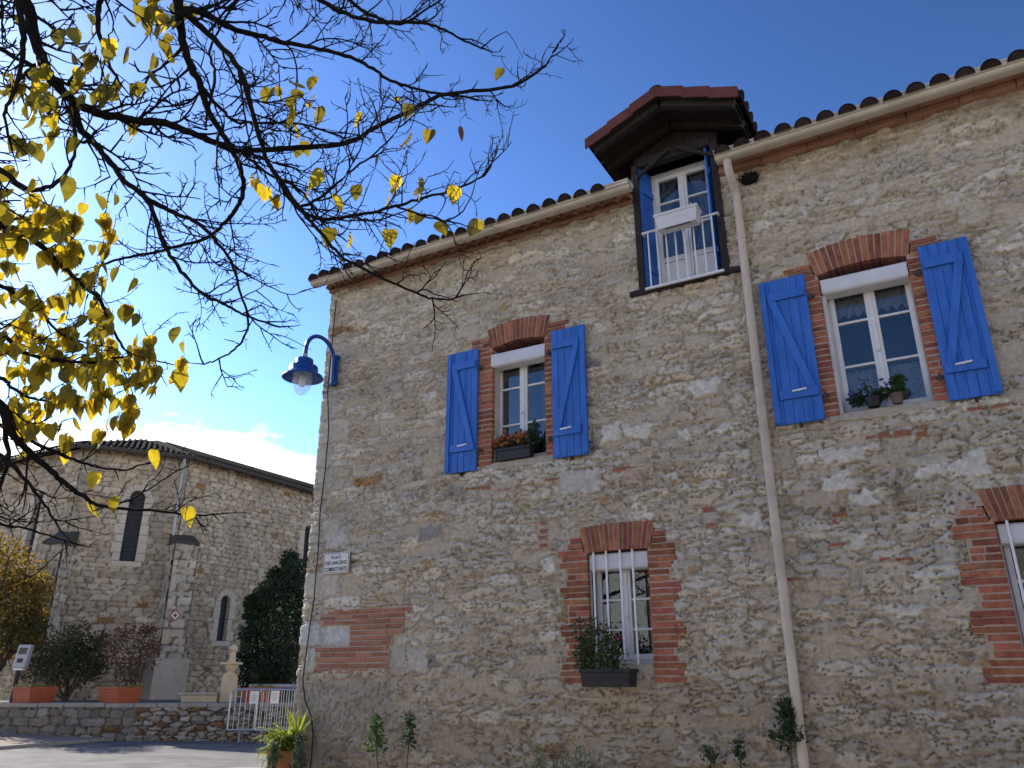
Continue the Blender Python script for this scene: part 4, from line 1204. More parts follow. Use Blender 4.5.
# ------------------------------------------------------------------ trees and shrubs by the church
rng = random.Random(21)
def crown_tree(name, label, cat, base, zb, clumps, n, size, ml, trunk_r, group=None, extra=None, aspect=.6, nst=9, partname='crown'):
    t = thing(name, label, cat, group)
    tops = [(c[0], c[1], c[2]) for c, r in clumps][:nst]
    q = MB(); stems(q, (base[0], base[1], zb), tops, trunk_r, rng, .12, 7)
    tw = []
    for c, r in clumps:
        for _ in range(4):
            e = np.array(c) + np.array([rng.gauss(0,.8)*r[0], rng.gauss(0,.8)*r[1], rng.gauss(0,.8)*r[2]]); q.tube([c, (np.array(c)+e)/2+rng.uniform(-.04,.04), e], [trunk_r*.22, trunk_r*.15, trunk_r*.06], 4)
    q.build('trunk', M['stem'], t)
    q = MB(); leafclump(q, clumps, n, size, rng, aspect=aspect); q.build(partname, ml, t)
    if extra:
        q = MB(); leafclump(q, extra[0], extra[1], size, rng, aspect=aspect); q.build('darker_leaves', extra[2], t)  # second set of leaves in a darker colour
    return t
def clumps_px(lst, d, dd=.35, rz=1.0):
    out = []
    for (x, y, r) in lst:
        dz = d + rng.uniform(-dd, dd); p = H3(x, y, dz); rr = r/36.*(dz/22)
        out.append((p, (rr, rr, rr*rz)))
    return out
gold = [(8,560,22),(25,575,20),(38,590,15),(-5,590,25),(15,610,22),(35,615,12),(-25,570,26),(-30,610,26),(5,640,20),(28,640,12),(-15,545,18)]
bp_ = H3(-20, 690, 21.2)
crown_tree('golden_tree', 'golden leaved autumn tree in front of the church apse', 'tree', bp_, .76, clumps_px(gold, 21.2), 5200, .115, M['leaf_gold'], .09, extra=(clumps_px([(10,600,30),(-10,630,35),(25,630,20)], 21.4), 2200, M['leaf_olive']))
ol = [(60,640,16),(45,655,16),(78,632,12),(70,655,16),(90,650,14),(52,672,16),(80,672,14),(100,640,9),(35,670,13),(96,668,10)]
crown_tree('olive_shrub', 'dark olive green shrub growing behind the low wall beside the golden tree', 'shrub', H3(68,690,20.9), .76, clumps_px(ol, 20.9), 2400, .09, M['leaf_olive'], .035, extra=(clumps_px([(60,660,22),(85,660,18)], 21), 1500, M['leaf_dark']))
ru = [(128,650,16),(140,640,13),(118,662,14),(145,660,13),(130,672,13),(152,648,9),(112,645,10),(125,632,9),(148,630,7)]
t = crown_tree('rust_shrub', 'sparse rust brown shrub growing behind the second orange planter', 'shrub', H3(135,692,20.8), .76, clumps_px(ru, 20.8), 1300, .08, M['leaf_rust'], .03)
ev = [(296,572,13),(285,585,14),(272,592,14),(300,600,18),(262,600,13),(280,612,18),(300,630,20),(265,625,16),(255,615,10),(285,645,20),(268,650,16),(300,660,20),(280,670,18),(262,672,13),(310,590,20),(318,620,24),(290,560,9),(276,576,8),(320,570,15),(252,603,7),(250,635,10),(248,655,11),(252,675,12),(262,688,12),(285,688,14)]
crown_tree('dark_evergreen', 'large dark evergreen shrub against the church wall beside the house corner', 'shrub', H3(285,690,22.9), .76, clumps_px(ev, 22.9, .5), 12500, .12, M['leaf_dark'], .06, nst=14)

# ------------------------------------------------------------------ things on and by the house
# street lamp on its bracket
lamp = thing('wall_lamp', 'blue bracket lamp with wide shade and clear glass dome on the house corner', 'lamp')
LX, LYc = -6.535, 6.40; ZC = 4.71
b = MB(); b.box(LX-.035, LX+.035, 6.925, 6.965, 4.78, 5.19)
for z in (4.84, 4.97, 5.12): b.lathe((LX, 6.92, z), [(.0,-.02),(.018,-.02),(.018,.02),(0,.02)], 8)
for z in (4.80, 5.16): b.box(LX-.05, LX+.05, 6.91, 6.97, z-.02, z+.02)
b.build('bracket', M['blue_lamp'], lamp, bevel=.004)
pts = [(LX, 6.915, 4.80), (LX, 6.905, 5.0)]
for q in np.linspace(0, math.pi, 17): pts.append((LX, 6.655+.25*math.cos(q), 5.08+.25*math.sin(q)))
pts += [(LX, 6.405, 5.0), (LX, LYc, 4.93)]
MB().tube(pts, .026, 12).build('arm', M['blue_lamp'], lamp, smooth=True)
MB().lathe((LX, LYc, 4.98), [(.032,-.05),(.034,-.05),(.034,.03),(.032,.03)], 12).build('sleeve', M['grey_plastic'], lamp, smooth=True)
cap = MB().lathe((LX, LYc, ZC), [(.0,.235),(.10,.232),(.108,.22),(.108,.165),(.115,.155),(.165,.135),(.172,.12),(.172,.062),(.18,.05),(.235,.012),(.245,-.004),(.245,-.016),(.233,-.008),(.165,.035),(.13,.04),(.0,.04)], 32).build('shade', M['blue_lamp'], lamp, smooth=True)
MB().lathe((LX, LYc, ZC), [(.116,.035),(.118,-.03),(.114,-.09),(.10,-.15),(.076,-.195),(.04,-.224),(0,-.233)], 28).build('glass_dome', M['lamp_glass'], lamp, smooth=True)
b = MB(); b.lathe((LX, LYc, ZC), [(.03,.03),(.03,-.02),(.04,-.04),(.045,-.08),(.03,-.12),(0,-.13)], 14); b.build('bulb', M['pvc'], lamp, smooth=True)

# street name plate with its wording
sg = thing('street_sign', 'cream enamel street name plate with dark lettering on the house corner', 'sign')
sx0, sx1, sz0, sz1 = -6.46, -6.075, 2.43, 2.668
b = MB(); b.box(sx0, sx1, 6.945, 6.953, sz0, sz1); b.build('plate', M['enamel'], sg, bevel=.003)
b = MB(); e = .010
for a in ((sx0+e, sx1-e, sz1-e-.005, sz1-e), (sx0+e, sx1-e, sz0+e, sz0+e+.005), (sx0+e, sx0+e+.005, sz0+e+.005, sz1-e-.005), (sx1-e-.005, sx1-e, sz0+e+.005, sz1-e-.005)): b.box(a[0], a[1], 6.9425, 6.9445, a[2], a[3])
b.build('border', M['letter'], sg)
def lettering(txt, cx, cz, size, wmax, y=6.9425):
    cu = bpy.data.curves.new('lettering', 'FONT'); cu.body = txt; cu.size = size; cu.align_x = 'CENTER'; cu.align_y = 'CENTER'; cu.extrude = .0008; cu.offset = size*.006
    o = bpy.data.objects.new('lettering', cu); COL.objects.link(o)
    bpy.context.view_layer.update()
    dg = bpy.context.evaluated_depsgraph_get(); me = bpy.data.meshes.new_from_object(o.evaluated_get(dg))
    bpy.data.objects.remove(o)
    w_ = max(v.co.x for v in me.vertices) - min(v.co.x for v in me.vertices); k = min(1, wmax/w_)
    for v in me.vertices: v.co = Vector((cx + v.co.x*k, y - v.co.z, cz + v.co.y))
    me.materials.clear(); me.materials.append(M['letter'])
    r_ = bpy.data.objects.new('lettering', me); COL.objects.link(r_); r_.parent = sg
scx = (sx0+sx1)/2
lettering('PLACE', scx, 2.612, .052, .15); lettering('DES ANCIENS', scx, 2.548, .062, .31); lettering('COMBATTANTS', scx, 2.478, .066, .33)
b = MB()
for x in (sx0+.018, sx1-.018):
    for z in (sz0+.02, sz1-.02): b.lathe((x, 6.943, z), [(.005,-.002),(.005,.002)], 6)
b.build('screws', M['zinc'], sg)

# cable down the corner
b = MB(); cpx = [(336,300),(332,340),(328,392),(329,430),(325,470),(320,512),(318,552),(316,575),(314,600),(310,625),(306,655),(303,680),(305,700),(311,715),(313,735),(311,760),(306,790)]
rngc = random.Random(2)
b.tube([(on_wall(x, y, 6.945)[0], 6.945+rngc.uniform(-.006,.006), max(.13, on_wall(x, y, 6.945)[1])) for x, y in cpx], .008, 6)
tag(b.build('cable', M['black'], None, smooth=True), 'black cable running down the house corner below the lamp', 'cable')

# nest in the wall
b = MB(); rng = random.Random(9); nx, nz_ = on_wall(749, 178, 6.95)
for i in range(90):
    a = rng.uniform(0, 6.28); r_ = rng.uniform(.02, .085)
    c = np.array([nx + r_*math.cos(a)*1.2, 6.95 + rng.uniform(-.03,.02), nz_ + r_*math.sin(a)*.75]); d = np.array([-math.sin(a), rng.uniform(-.4,.4), math.cos(a)*.7]) + np.array([rng.uniform(-.6,.6), rng.uniform(-.3,.3), rng.uniform(-.6,.6)])
    d = d/np.linalg.norm(d)*rng.uniform(.02,.05); b.tube([c-d, c, c+d*.9], [.004,.006,.003], 4)
b.lathe((nx, 6.985, nz_), [(0,-.05),(.06,-.045),(.085,-.01),(.08,.03),(.04,.055),(0,.06)], 10)
tag(b.build('bird_nest', M['bark'], None), 'dark tangled bird nest stuck on the wall beside the downpipe', 'nest')

# flower boxes
def box_trough(name, label, x0, x1, y0, y1, z0, z1, m_, group=None, taper=.02, lip=.012):
    t = thing(name, label, 'flower box', group)
    q = MB()
    def rg(e, z): return [(x0+e, y0+e, z), (x1-e, y0+e, z), (x1-e, y1-e, z), (x0+e, y1-e, z)]
    rs = [rg(taper, z0), rg(lip, z1-.03), rg(0, z1-.028), rg(0, z1), rg(.02, z1), rg(.03, z1-.03)]
    q.add([p for r_ in rs for p in r_], [(i*4+k, i*4+(k+1)%4, (i+1)*4+(k+1)%4, (i+1)*4+k) for i in range(len(rs)-1) for k in range(4)] + [(3,2,1,0), tuple(20+k for k in range(4))])
    q.build('trough', m_, t, bevel=.004)
    return t
t = box_trough('flower_box', 'white plastic flower box hung on the dormer railing', -2.14, -1.68, 6.70, 6.885, 5.585, 5.755, M['pvc'], taper=.03)
for x in (-2.08, -1.74): MB().tube([(x, 6.69, 5.76), (x, 6.90, 5.762), (x, 6.92, 5.72)], .006, 6).build('hook', M['iron_white'], t)
b = MB(); b.box(-2.04, -1.77, 6.735, 6.745, 5.572, 5.583); b.build('drip_slot', M['slate'], t)
rng = random.Random(33)
t = box_trough('flower_box', 'black flower box with orange blooms on the sill of the left upper window', -4.13, -3.715, 6.93, 7.07, 3.475, 3.60, M['black_plastic'])
b = MB(); cs = [((x, 7.0+rng.uniform(-.04,.04), 3.66+rng.uniform(-.03,.04)), (.07,.07,.07)) for x in np.linspace(-4.12,-3.72,9)]
leafclump(b, cs, 520, .055, rng, up=.3); leafclump(b, [((-3.70,7.0,3.74),(.05,.05,.14)), ((-3.73,7.0,3.68),(.05,.05,.1))], 260, .05, rng, up=.8); b.build('leaves', M['leaf_dark'], t)
b = MB(); leafclump(b, [((c[0][0], c[0][1]-.03, c[0][2]+.035),(.06,.06,.055)) for c in cs[:-1]], 330, .04, rng, aspect=.9); b.build('flowers', M['flower'], t)
t = box_trough('flower_box', 'black flower box with a straggling green plant under the barred window', -3.135, -2.645, 6.72, 6.93, 1.235, 1.385, M['black_plastic'])
b = MB(); st = MB()
for i in range(34):
    x = rng.uniform(-3.16,-2.72) if i < 26 else rng.uniform(-3.22,-3.0); y = 6.80+rng.uniform(-.06,.06); hgt = rng.uniform(.12,.42) if x < -2.85 else rng.uniform(.1,.28)
    tip = np.array([x+rng.uniform(-.1,.1), y+rng.uniform(-.08,.05), 1.37+hgt]); st.tube([(x,y,1.36), (x+rng.uniform(-.02,.02), y, 1.36+hgt*.5), tip], [.004,.003,.002], 4)
    for k in range(26):
        f = rng.uniform(.05, 1.02); p = np.array([x,y,1.36])*(1-f) + tip*f + np.array([rng.uniform(-.04,.04) for _ in range(3)])
        leaf(b, p, np.array([rng.uniform(-1,1), rng.uniform(-1,1), rng.uniform(-.6,.8)]), rng.uniform(.03,.06), .6, rng)
b.build('leaves', M['leaf_green'], t); st.build('stems', M['stem'], t)
b = MB(); leafclump(b, [((-2.83,6.78,1.62),(.06,.05,.12)), ((-2.95,6.76,1.75),(.05,.04,.05))], 26, .035, rng, aspect=.9); b.build('flowers', M['flower_red'], t)
# two little pots on the right upper sill
def flowerpot(x, y, z, r_, h_, m_, label, group=None):
    t = thing('flower_pot', label, 'flower pot', group)
    MB().lathe((x, y, z), [(r_*.72,0),(r_*.95,h_*.75),(r_*1.06,h_*.76),(r_*1.06,h_),(r_*.92,h_),(r_*.88,h_*.88),(0,h_*.86)], 18).build('pot', m_, t, smooth=True)
    return t
t = flowerpot(-.42, 6.985, 3.465, .068, .078, M['black_plastic'], 'dark pot of trailing purple flowered plant on the right upper window sill', 'pots on the right upper sill')
b = MB(); leafclump(b, [((-.46,6.98,3.59),(.08,.05,.055)), ((-.33,6.98,3.57),(.06,.04,.045)), ((-.55,6.99,3.55),(.05,.04,.04))], 330, .045, rng); b.build('leaves', M['leaf_dark'], t)
b = MB(); leafclump(b, [((-.58,6.96,3.58),(.06,.04,.06)), ((-.45,6.95,3.70),(.08,.04,.03)), ((-.30,6.95,3.66),(.04,.04,.04))], 34, .032, rng, aspect=.9); b.build('flowers', leaf_mat('purple flower', (.05,.03,.20), (.08,.05,.28), (1,1,1), .2), t)
t = flowerpot(-.235, 6.985, 3.465, .052, .085, M['old_timber'], 'brown clay pot with upright green plant on the right upper window sill', 'pots on the right upper sill')
b = MB(); leafclump(b, [((-.235,6.98,3.60),(.06,.045,.055)), ((-.20,6.98,3.66),(.04,.04,.035))], 190, .05, rng, up=.4); b.build('leaves', M['leaf_green'], t)

# pot and plants at the house corner
rng = random.Random(44)
pc = H3(283, 745, 9.15); bx_, by_ = pc[0], pc[1]
t = thing('plant_pot', 'tall terracotta pot of yellow green strap leaves at the house corner', 'potted plant')
MB().lathe((bx_, by_, .121), [(.095,0),(.105,.02),(.135,.36),(.155,.40),(.16,.41),(.16,.47),(.142,.475),(.135,.44),(0,.43)], 24).build('pot', M['terra_pot'], t, smooth=True)
b = MB()
def strap(bm, p, az, L_, w_, rise, curl):
    q = np.array(p, float); el = rise; dv = None; vs_ = []; n_ = 7
    sd = np.array([-math.sin(az), math.cos(az), 0])
    for k in range(n_+1):
        ww = w_*(1 - (k/n_)**2.2)*.5 + .001
        vs_ += [q - sd*ww, q + sd*ww + np.array([0,0,.004])]
        q = q + np.array([math.cos(az)*math.cos(el), math.sin(az)*math.cos(el), math.sin(el)])*L_/n_; el -= curl/n_
    bm.add(vs_, [(2*k, 2*k+1, 2*k+3, 2*k+2) for k in range(n_)])
for i in range(430):
    strap(b, (bx_+rng.uniform(-.11,.11), by_+rng.uniform(-.11,.11), rng.uniform(.50,.72)), rng.uniform(0,6.28), rng.uniform(.13,.27), rng.uniform(.016,.030), rng.uniform(.3,1.45), rng.uniform(.8,2.6))
for i in range(26):
    strap(b, (bx_+.10+rng.uniform(-.03,.03), by_+.10+rng.uniform(-.03,.03), .60), rng.uniform(0,6.28), rng.uniform(.25,.48), .026, rng.uniform(1.25,1.5), rng.uniform(.2,.9))
b.build('leaves', M['leaf_lime'], t)
b = MB(); b.obox((bx_+.05, by_-.158, .42), (.045,.010,0), (0,.003,0), (0,0,.02)); b.build('plant_label', M['paper'], t)
def conifer(x, y, z, h_, r_, label, ml, n=900):
    t = thing('dwarf_conifer', label, 'shrub', 'dwarf conifers beside the terracotta pot')
    q = MB(); q.tube([(x,y,z),(x,y,z+h_*.9)], [.012,.004], 6); q.build('trunk', M['stem'], t)
    q = MB()
    for k in range(n):
        f = rng.random()**1.2; a = rng.uniform(0,6.28); rr = r_*(1-f)**.7*(.35+.65*rng.random())*(.8+.3*math.sin(a*3+f*9)); p = np.array([x+rr*math.cos(a), y+rr*math.sin(a), z+.03+f*h_])
        leaf(q, p, np.array([math.cos(a)*.7, math.sin(a)*.7, rng.uniform(.2,1.1)]), rng.uniform(.03,.06), .35, rng)
    q.build('foliage', ml, t)
p = H3(272, 770, 8.75); conifer(p[0], p[1], .12, .52, .10, 'grey green dwarf conifer in front of the terracotta pot, on its road side', M['leaf_blue'])
p = H3(297, 770, 8.75); conifer(p[0], p[1], .12, .60, .13, 'grey green dwarf conifer right of the terracotta pot, against the house wall', M['leaf_blue'], 1200)
# plants along the foot of the facade
def wall_plant(name, label, px_, ytop, yfol, wpx, Y, ml, n, size, lean=0, cat='plant', group=None, aspect=.45, up=.5):
    t = thing(name, label, cat, group)
    xt, zt = on_wall(px_, ytop, Y); xf, zf = on_wall(px_, yfol, Y); r_ = wpx/2*Y*1.28/F_PX
    q = MB(); q.tube([(xt+lean, Y, .12), (xt+lean*.6, Y-.01, .3), (xt+lean*.15, Y, max(.35,zf-.05)), (xt, Y, zt-.03)], [.009,.008,.006,.003], 5)
    for k in range(5):
        zz = zf + (zt-zf)*rng.random(); q.tube([(xt, Y, zz-.06), (xt+rng.uniform(-1,1)*r_, Y+rng.uniform(-.5,.5)*r_, zz+.03)], [.004,.002], 4)
    q.build('stem', M['stem'], t)
    q = MB(); zs_ = np.linspace(zf, zt-.03, 5)
    leafclump(q, [((xt, Y, z), (r_*(1.05-.7*k/4), r_*(1-.6*k/4), (zt-zf)/6+.02)) for k, z in enumerate(zs_)], n, size, rng, aspect=aspect, up=up); q.build('foliage', ml, t)
    return t
wall_plant('bay_plant', 'slim light green plant on a thin bent stem at the foot of the wall', 377, 718, 748, 20, 6.70, M['leaf_green'], 260, .055, lean=.14)
wall_plant('rose_stem', 'narrow dark green plant on a straight stem beside the light green one', 410, 715, 742, 10, 6.75, M['leaf_dark'], 170, .05, lean=-.03)
t = thing('rosemary_bush', 'grey green bushy rosemary at the foot of the wall below the barred window', 'shrub')
b = MB(); s_ = MB()
for i in range(46):
    xx = rng.uniform(516, 592); X_, _ = on_wall(xx, 760, 6.5); tp = on_wall(xx, rng.uniform(745, 772) + (14 if 548 < xx < 562 else 0), 6.5)[1]
    y = 6.5+rng.uniform(-.12,.12); s_.tube([(X_+rng.uniform(-.08,.08), y, .12), (X_, y, tp)], [.006,.002], 4)
    for k in range(46):
        z = tp - (tp-.2)*rng.random()**1.5*.9; a = rng.uniform(0, 6.28); leaf(b, np.array([X_, y, z]), np.array([math.cos(a), math.sin(a), .6]), rng.uniform(.025,.045), .25, rng)
b.build('foliage', M['leaf_blue'], t); s_.build('stems', M['stem'], t)
wall_plant('wild_plant', 'dark straggly weed at the wall foot left of the climber', 738, 738, 762, 12, 6.86, M['leaf_dark'], 70, .04, lean=.02, group='weeds at the foot of the wall', aspect=.6)
wall_plant('wild_plant', 'low dark weed at the wall foot, nearest the rosemary', 709, 746, 760, 16, 6.85, M['leaf_dark'], 70, .04, lean=.03, group='weeds at the foot of the wall', aspect=.6)
wall_plant('climbing_plant', 'dark leafy climber growing up behind the foot of the beige downpipe', 786, 703, 740, 24, 6.90, M['leaf_dark'], 240, .06, lean=-.03, aspect=.65)

# ------------------------------------------------------------------ the autumn tree overhead
rng = random.Random(101)
tree = thing('autumn_tree', 'dark branched autumn tree with few yellow leaves reaching in over the street', 'tree')
T0 = np.array([-5.95,1.1,0.0]); T1 = np.array([-5.9,1.15,2.5]); T2 = np.array([-5.75,1.2,3.9])
bk = MB(); nodes = []           # nodes: twig points the leaves can hang from
def catmull(P_, n=6):
    P_ = [np.array(p, float) for p in P_]; out = []
    for i in range(len(P_)-1):
        p0, p1, p2, p3 = P_[max(i-1,0)], P_[i], P_[i+1], P_[min(i+2, len(P_)-1)]
        for k in range(n):
            t = k/n; out.append(.5*((2*p1)+(-p0+p2)*t+(2*p0-5*p1+4*p2-p3)*t*t+(-p0+3*p1-3*p2+p3)*t**3))
    out.append(P_[-1]); return out
def twig(p, d, L_, r_, lvl, st=.035):
    n_ = max(2, int(L_/st)); pts = [np.array(p)]; d = np.array(d)/np.linalg.norm(d)
    curl = np.array([rng.gauss(0,.07), rng.gauss(0,.07), rng.gauss(.04,.07)])
    kids = []
    for k in range(n_):
        d = d + curl + np.array([rng.gauss(0,.115), rng.gauss(0,.115), rng.gauss(0,.115)]); d /= np.linalg.norm(d)
        pts.append(pts[-1] + d*st)
        if lvl < 3 and rng.random() < (.60 if lvl == 1 else .50): kids.append((pts[-1], d.copy(), k/n_))
    rad = [r_*(1 - .60*k/n_) for k in range(n_+1)]
    bk.tube(pts, rad, 5 if lvl < 2 else 4, True)
    nodes.append(pts[-1]); 
    if lvl == 1: nodes.extend(pts[::3])
    for q, dd, f in kids:
        a = np.array([rng.gauss(0,1), rng.gauss(0,1), rng.gauss(0.15,1)]); a = a - dd*np.dot(a, dd); a /= np.linalg.norm(a)+1e-9
        nd = dd*rng.uniform(.4,.9) + a*rng.uniform(.6,1.0)
        if lvl == 1: twig(q, nd, rng.uniform(.06,.34)*(1-.5*f), r_*.68, 2, .028)
        else: twig(q, nd, rng.uniform(.02,.07), r_*.78, 3, .02)
def limb(pts, r0, r1, every=.112, side=1.0, tl=(.16,.74), skip=0.0):
    c = catmull(pts); n_ = len(c)
    c = [q + np.array([rng.gauss(0,.0025), rng.gauss(0,.0025), rng.gauss(0,.0025)]) if 0 < i < n_-1 else q for i, q in enumerate(c)]
    rad = [(r0 + (r1-r0)*(i/(n_-1))**.55)*(1+rng.uniform(-.07,.10)) for i in range(n_)]
    bk.tube(c, rad, 9)
    acc = 0; tot = sum(np.linalg.norm(c[i+1]-c[i]) for i in range(n_-1)); run = 0
    for i in range(n_-1):
        sg_ = np.linalg.norm(c[i+1]-c[i]); acc += sg_; run += sg_
        while acc > every:
            acc -= every*rng.uniform(.7,1.3)
            if run/tot < skip: continue
            dd = (c[i+1]-c[i])/sg_
            a = UPV*rng.gauss(0,1) + RGT*rng.gauss(0,1) + FWD*rng.gauss(0,.6) + np.array([0,0,.2]); a = a - dd*np.dot(a, dd); a /= np.linalg.norm(a)+1e-9
            twig(c[i], dd*rng.uniform(.5,1.1)+a*rng.uniform(.5,1.0), rng.uniform(*tl)*side*(1-.62*run/tot), max(.0050, min(.010, rad[i]*.45)), 1)
    twig(c[-1], c[-1]-c[-2], .12, r1*.9, 2)
    return c
def pl(lst): return [P3(*q) for q in lst]
bk.tube(catmull([T0+(0,0,-.05), T0+(.0,0,.5), (T0+T1)/2+(.04,.02,0), T1, (T1+T2)/2+(-.05,0,0), T2, T2+(.0,.0,.8), T2+(-.15,.0,1.6)]), list(np.linspace(.19,.05,43)), 14)
MAIN = pl([(-130,-110,4.0),(40,-110,3.9),(150,-55,3.9),(178,0,4.0)])
bk.tube(catmull([T2]+MAIN), list(np.linspace(.060,.027,25)), 10)
limb([T2]+pl([(-110,-60,4.0),(-10,-60,4.0),(25,0,4.0),(33,30,4.0),(40,55,4.0),(50,78,4.0),(70,98,4.05),(95,112,4.05),(135,120,4.1),(165,123,4.1),(190,132,4.15),(215,143,4.2),(240,151,4.2),(290,148,4.3),(346,143,4.35),(380,125,4.4),(415,108,4.45),(446,94,4.5),(496,89,4.6),(521,83,4.65),(545,65,4.7),(560,42,4.75)]), .042, .007, skip=.3)
limb(pl([(178,0,4.0),(180,28,4.0),(188,60,4.0),(200,85,4.0),(208,110,4.05),(225,138,4.05),(238,163,4.1),(244,188,4.15),(238,206,4.2),(225,222,4.25),(205,238,4.3),(165,250,4.35),(130,257,4.4),(104,264,4.45)]), .026, .007)
limb(pl([(75,103,4.05),(80,127,4.0),(103,153,4.0),(125,181,3.95),(147,200,3.95),(160,235,3.95),(171,256,3.95),(187,278,3.95),(203,294,3.9),(225,305,3.9),(247,316,3.9),(280,327,3.9)]), .022, .005)
limb(pl([(147,200,3.95),(175,213,4.0),(200,225,4.05),(215,240,4.1),(231,262,4.15),(241,294,4.2),(248,325,4.2),(237,347,4.2),(219,359,4.2),(202,364,4.2)]), .015, .004)
limb(pl([(183,10,4.0),(200,11,4.05),(231,28,4.1),(265,37,4.15),(290,44,4.2),(334,52,4.3),(365,64,4.35),(387,78,4.4),(415,89,4.45),(446,94,4.5),(478,100,4.5)]), .021, .006)
limb(pl([(184,12,4.0),(219,44,3.95),(237,66,3.9),(247,94,3.85),(265,155,3.85),(281,181,3.85),(300,209,3.85),(320,232,3.8),(344,258,3.8),(368,271,3.8),(397,285,3.8),(425,296,3.8),(446,300,3.8),(464,295,3.8)]), .019, .004)
limb(pl([(281,181,3.85),(295,205,3.9),(321,219,3.95),(359,215,4.0),(396,206,4.05),(427,197,4.1),(459,188,4.1),(484,175,4.15),(495,155,4.15)]), .015, .004)
limb(pl([(396,206,4.05),(420,215,4.1),(450,222,4.1),(478,228,4.1)]), .007, .003, every=.16)
limb([MAIN[2]]+pl([(250,-40,4.2),(321,0,4.3),(340,12,4.3),(377,22,4.35),(415,22,4.4),(440,28,4.4),(465,41,4.45),(487,50,4.5)]), .020, .005)
limb([MAIN[2]]+pl([(290,-60,4.3),(350,0,4.4),(371,15,4.4),(400,24,4.45),(425,10,4.5),(445,-4,4.5)]), .018, .005)
limb(pl([(200,85,4.0),(222,110,4.05),(240,122,4.1),(302,124,4.15),(343,138,4.2)]), .012, .005)
limb(pl([(208,110,4.05),(215,78,4.05),(210,50,4.1),(225,20,4.15),(240,-10,4.2)]), .010, .005)
limb(pl([(300,209,3.85),(330,190,3.9),(352,170,3.95),(378,150,4.0),(398,128,4.05),(402,105,4.1)]), .009, .003)
limb(pl([(240,151,4.2),(270,175,4.2),(300,190,4.2),(322,222,4.2),(345,240,4.2)]), .010, .004)
limb([T2]+pl([(-60,-30,3.8),(97,-30,3.8),(98,10,3.8),(99,33,3.8),(108,60,3.8),(118,80,3.85)]), .03, .006, skip=.5)
limb([T2]+pl([(-80,0,3.6),(10,-20,3.6),(20,15,3.6),(23,50,3.6),(15,90,3.6),(5,115,3.6),(12,150,3.65)]), .03, .005, skip=.5)
limb([T2]+pl([(-110,60,4.2),(-30,40,4.3),(20,60,4.3),(50,75,4.3),(78,88,4.35),(110,90,4.4)]), .024, .005, skip=.3)
limb([T1*.5+T2*.5]+pl([(-130,160,4.2),(-50,215,4.1),(0,225,4.1),(25,234,4.1),(50,253,4.1),(78,281,4.1),(100,300,4.1),(110,325,4.05),(125,350,4.05)]), .034, .006, skip=.3)
limb([T1*.5+T2*.5]+pl([(-120,200,3.8),(-50,150,3.7),(0,170,3.7),(30,190,3.7),(60,180,3.7),(75,150,3.7),(70,110,3.7)]), .028, .005, skip=.3)
limb([T1*.6+T2*.4]+pl([(-120,240,4.3),(-50,265,4.4),(0,286,4.4),(31,303,4.45),(62,334,4.5),(95,345,4.5)]), .026, .005, skip=.3)
limb([T1]+pl([(-130,300,4.4),(-60,320,4.3),(0,334,4.3),(19,350,4.3),(47,359,4.3),(94,362,4.3),(131,356,4.3),(170,364,4.35)]), .028, .004, skip=.3)
limb([T1]+pl([(-130,340,4.0),(-60,365,4.0),(0,378,4.0),(12,388,4.0),(38,400,4.0),(62,403,4.0)]), .022, .005, skip=.4)
L14 = limb([T1]+pl([(-140,320,3.9),(-60,370,3.9),(0,404,3.9),(9,428,3.9),(29,452,3.95),(52,472,4.0),(68,486,4.0),(84,497,4.0),(106,507,4.05),(155,511,4.1),(193,515,4.1),(228,513,4.1)]), .037, .0035, every=.15, tl=(.12,.42), skip=.35)
limb([T1]+pl([(-150,360,3.7),(-60,430,3.7),(0,455,3.7),(25,480,3.7),(45,505,3.75),(60,530,3.8)]), .026, .004, every=.15, tl=(.1,.4), skip=.45)
limb([T1]+pl([(-150,300,4.3),(-60,395,4.3),(0,425,4.3),(40,445,4.3),(80,462,4.35),(120,470,4.4),(150,462,4.4)]), .024, .004, every=.15, tl=(.1,.4), skip=.45)
limb(pl([(0,404,3.9),(8,460,3.9),(-5,500,3.9),(0,523,3.85),(32,530,3.85),(77,544,3.85)]), .016, .004, every=.15, tl=(.1,.4))
limb(pl([(106,507,4.05),(140,495,4.1),(165,478,4.15),(188,466,4.15)]), .007, .003, every=.2, tl=(.1,.25))
limb(pl([(29,452,3.95),(25,485,3.95),(18,505,3.95)]), .008, .003, every=.15)
tr_ = bk.build('branches', M['bark'], tree, smooth=True)
print('nodes', len(nodes), 'branch verts', len(bk.v))
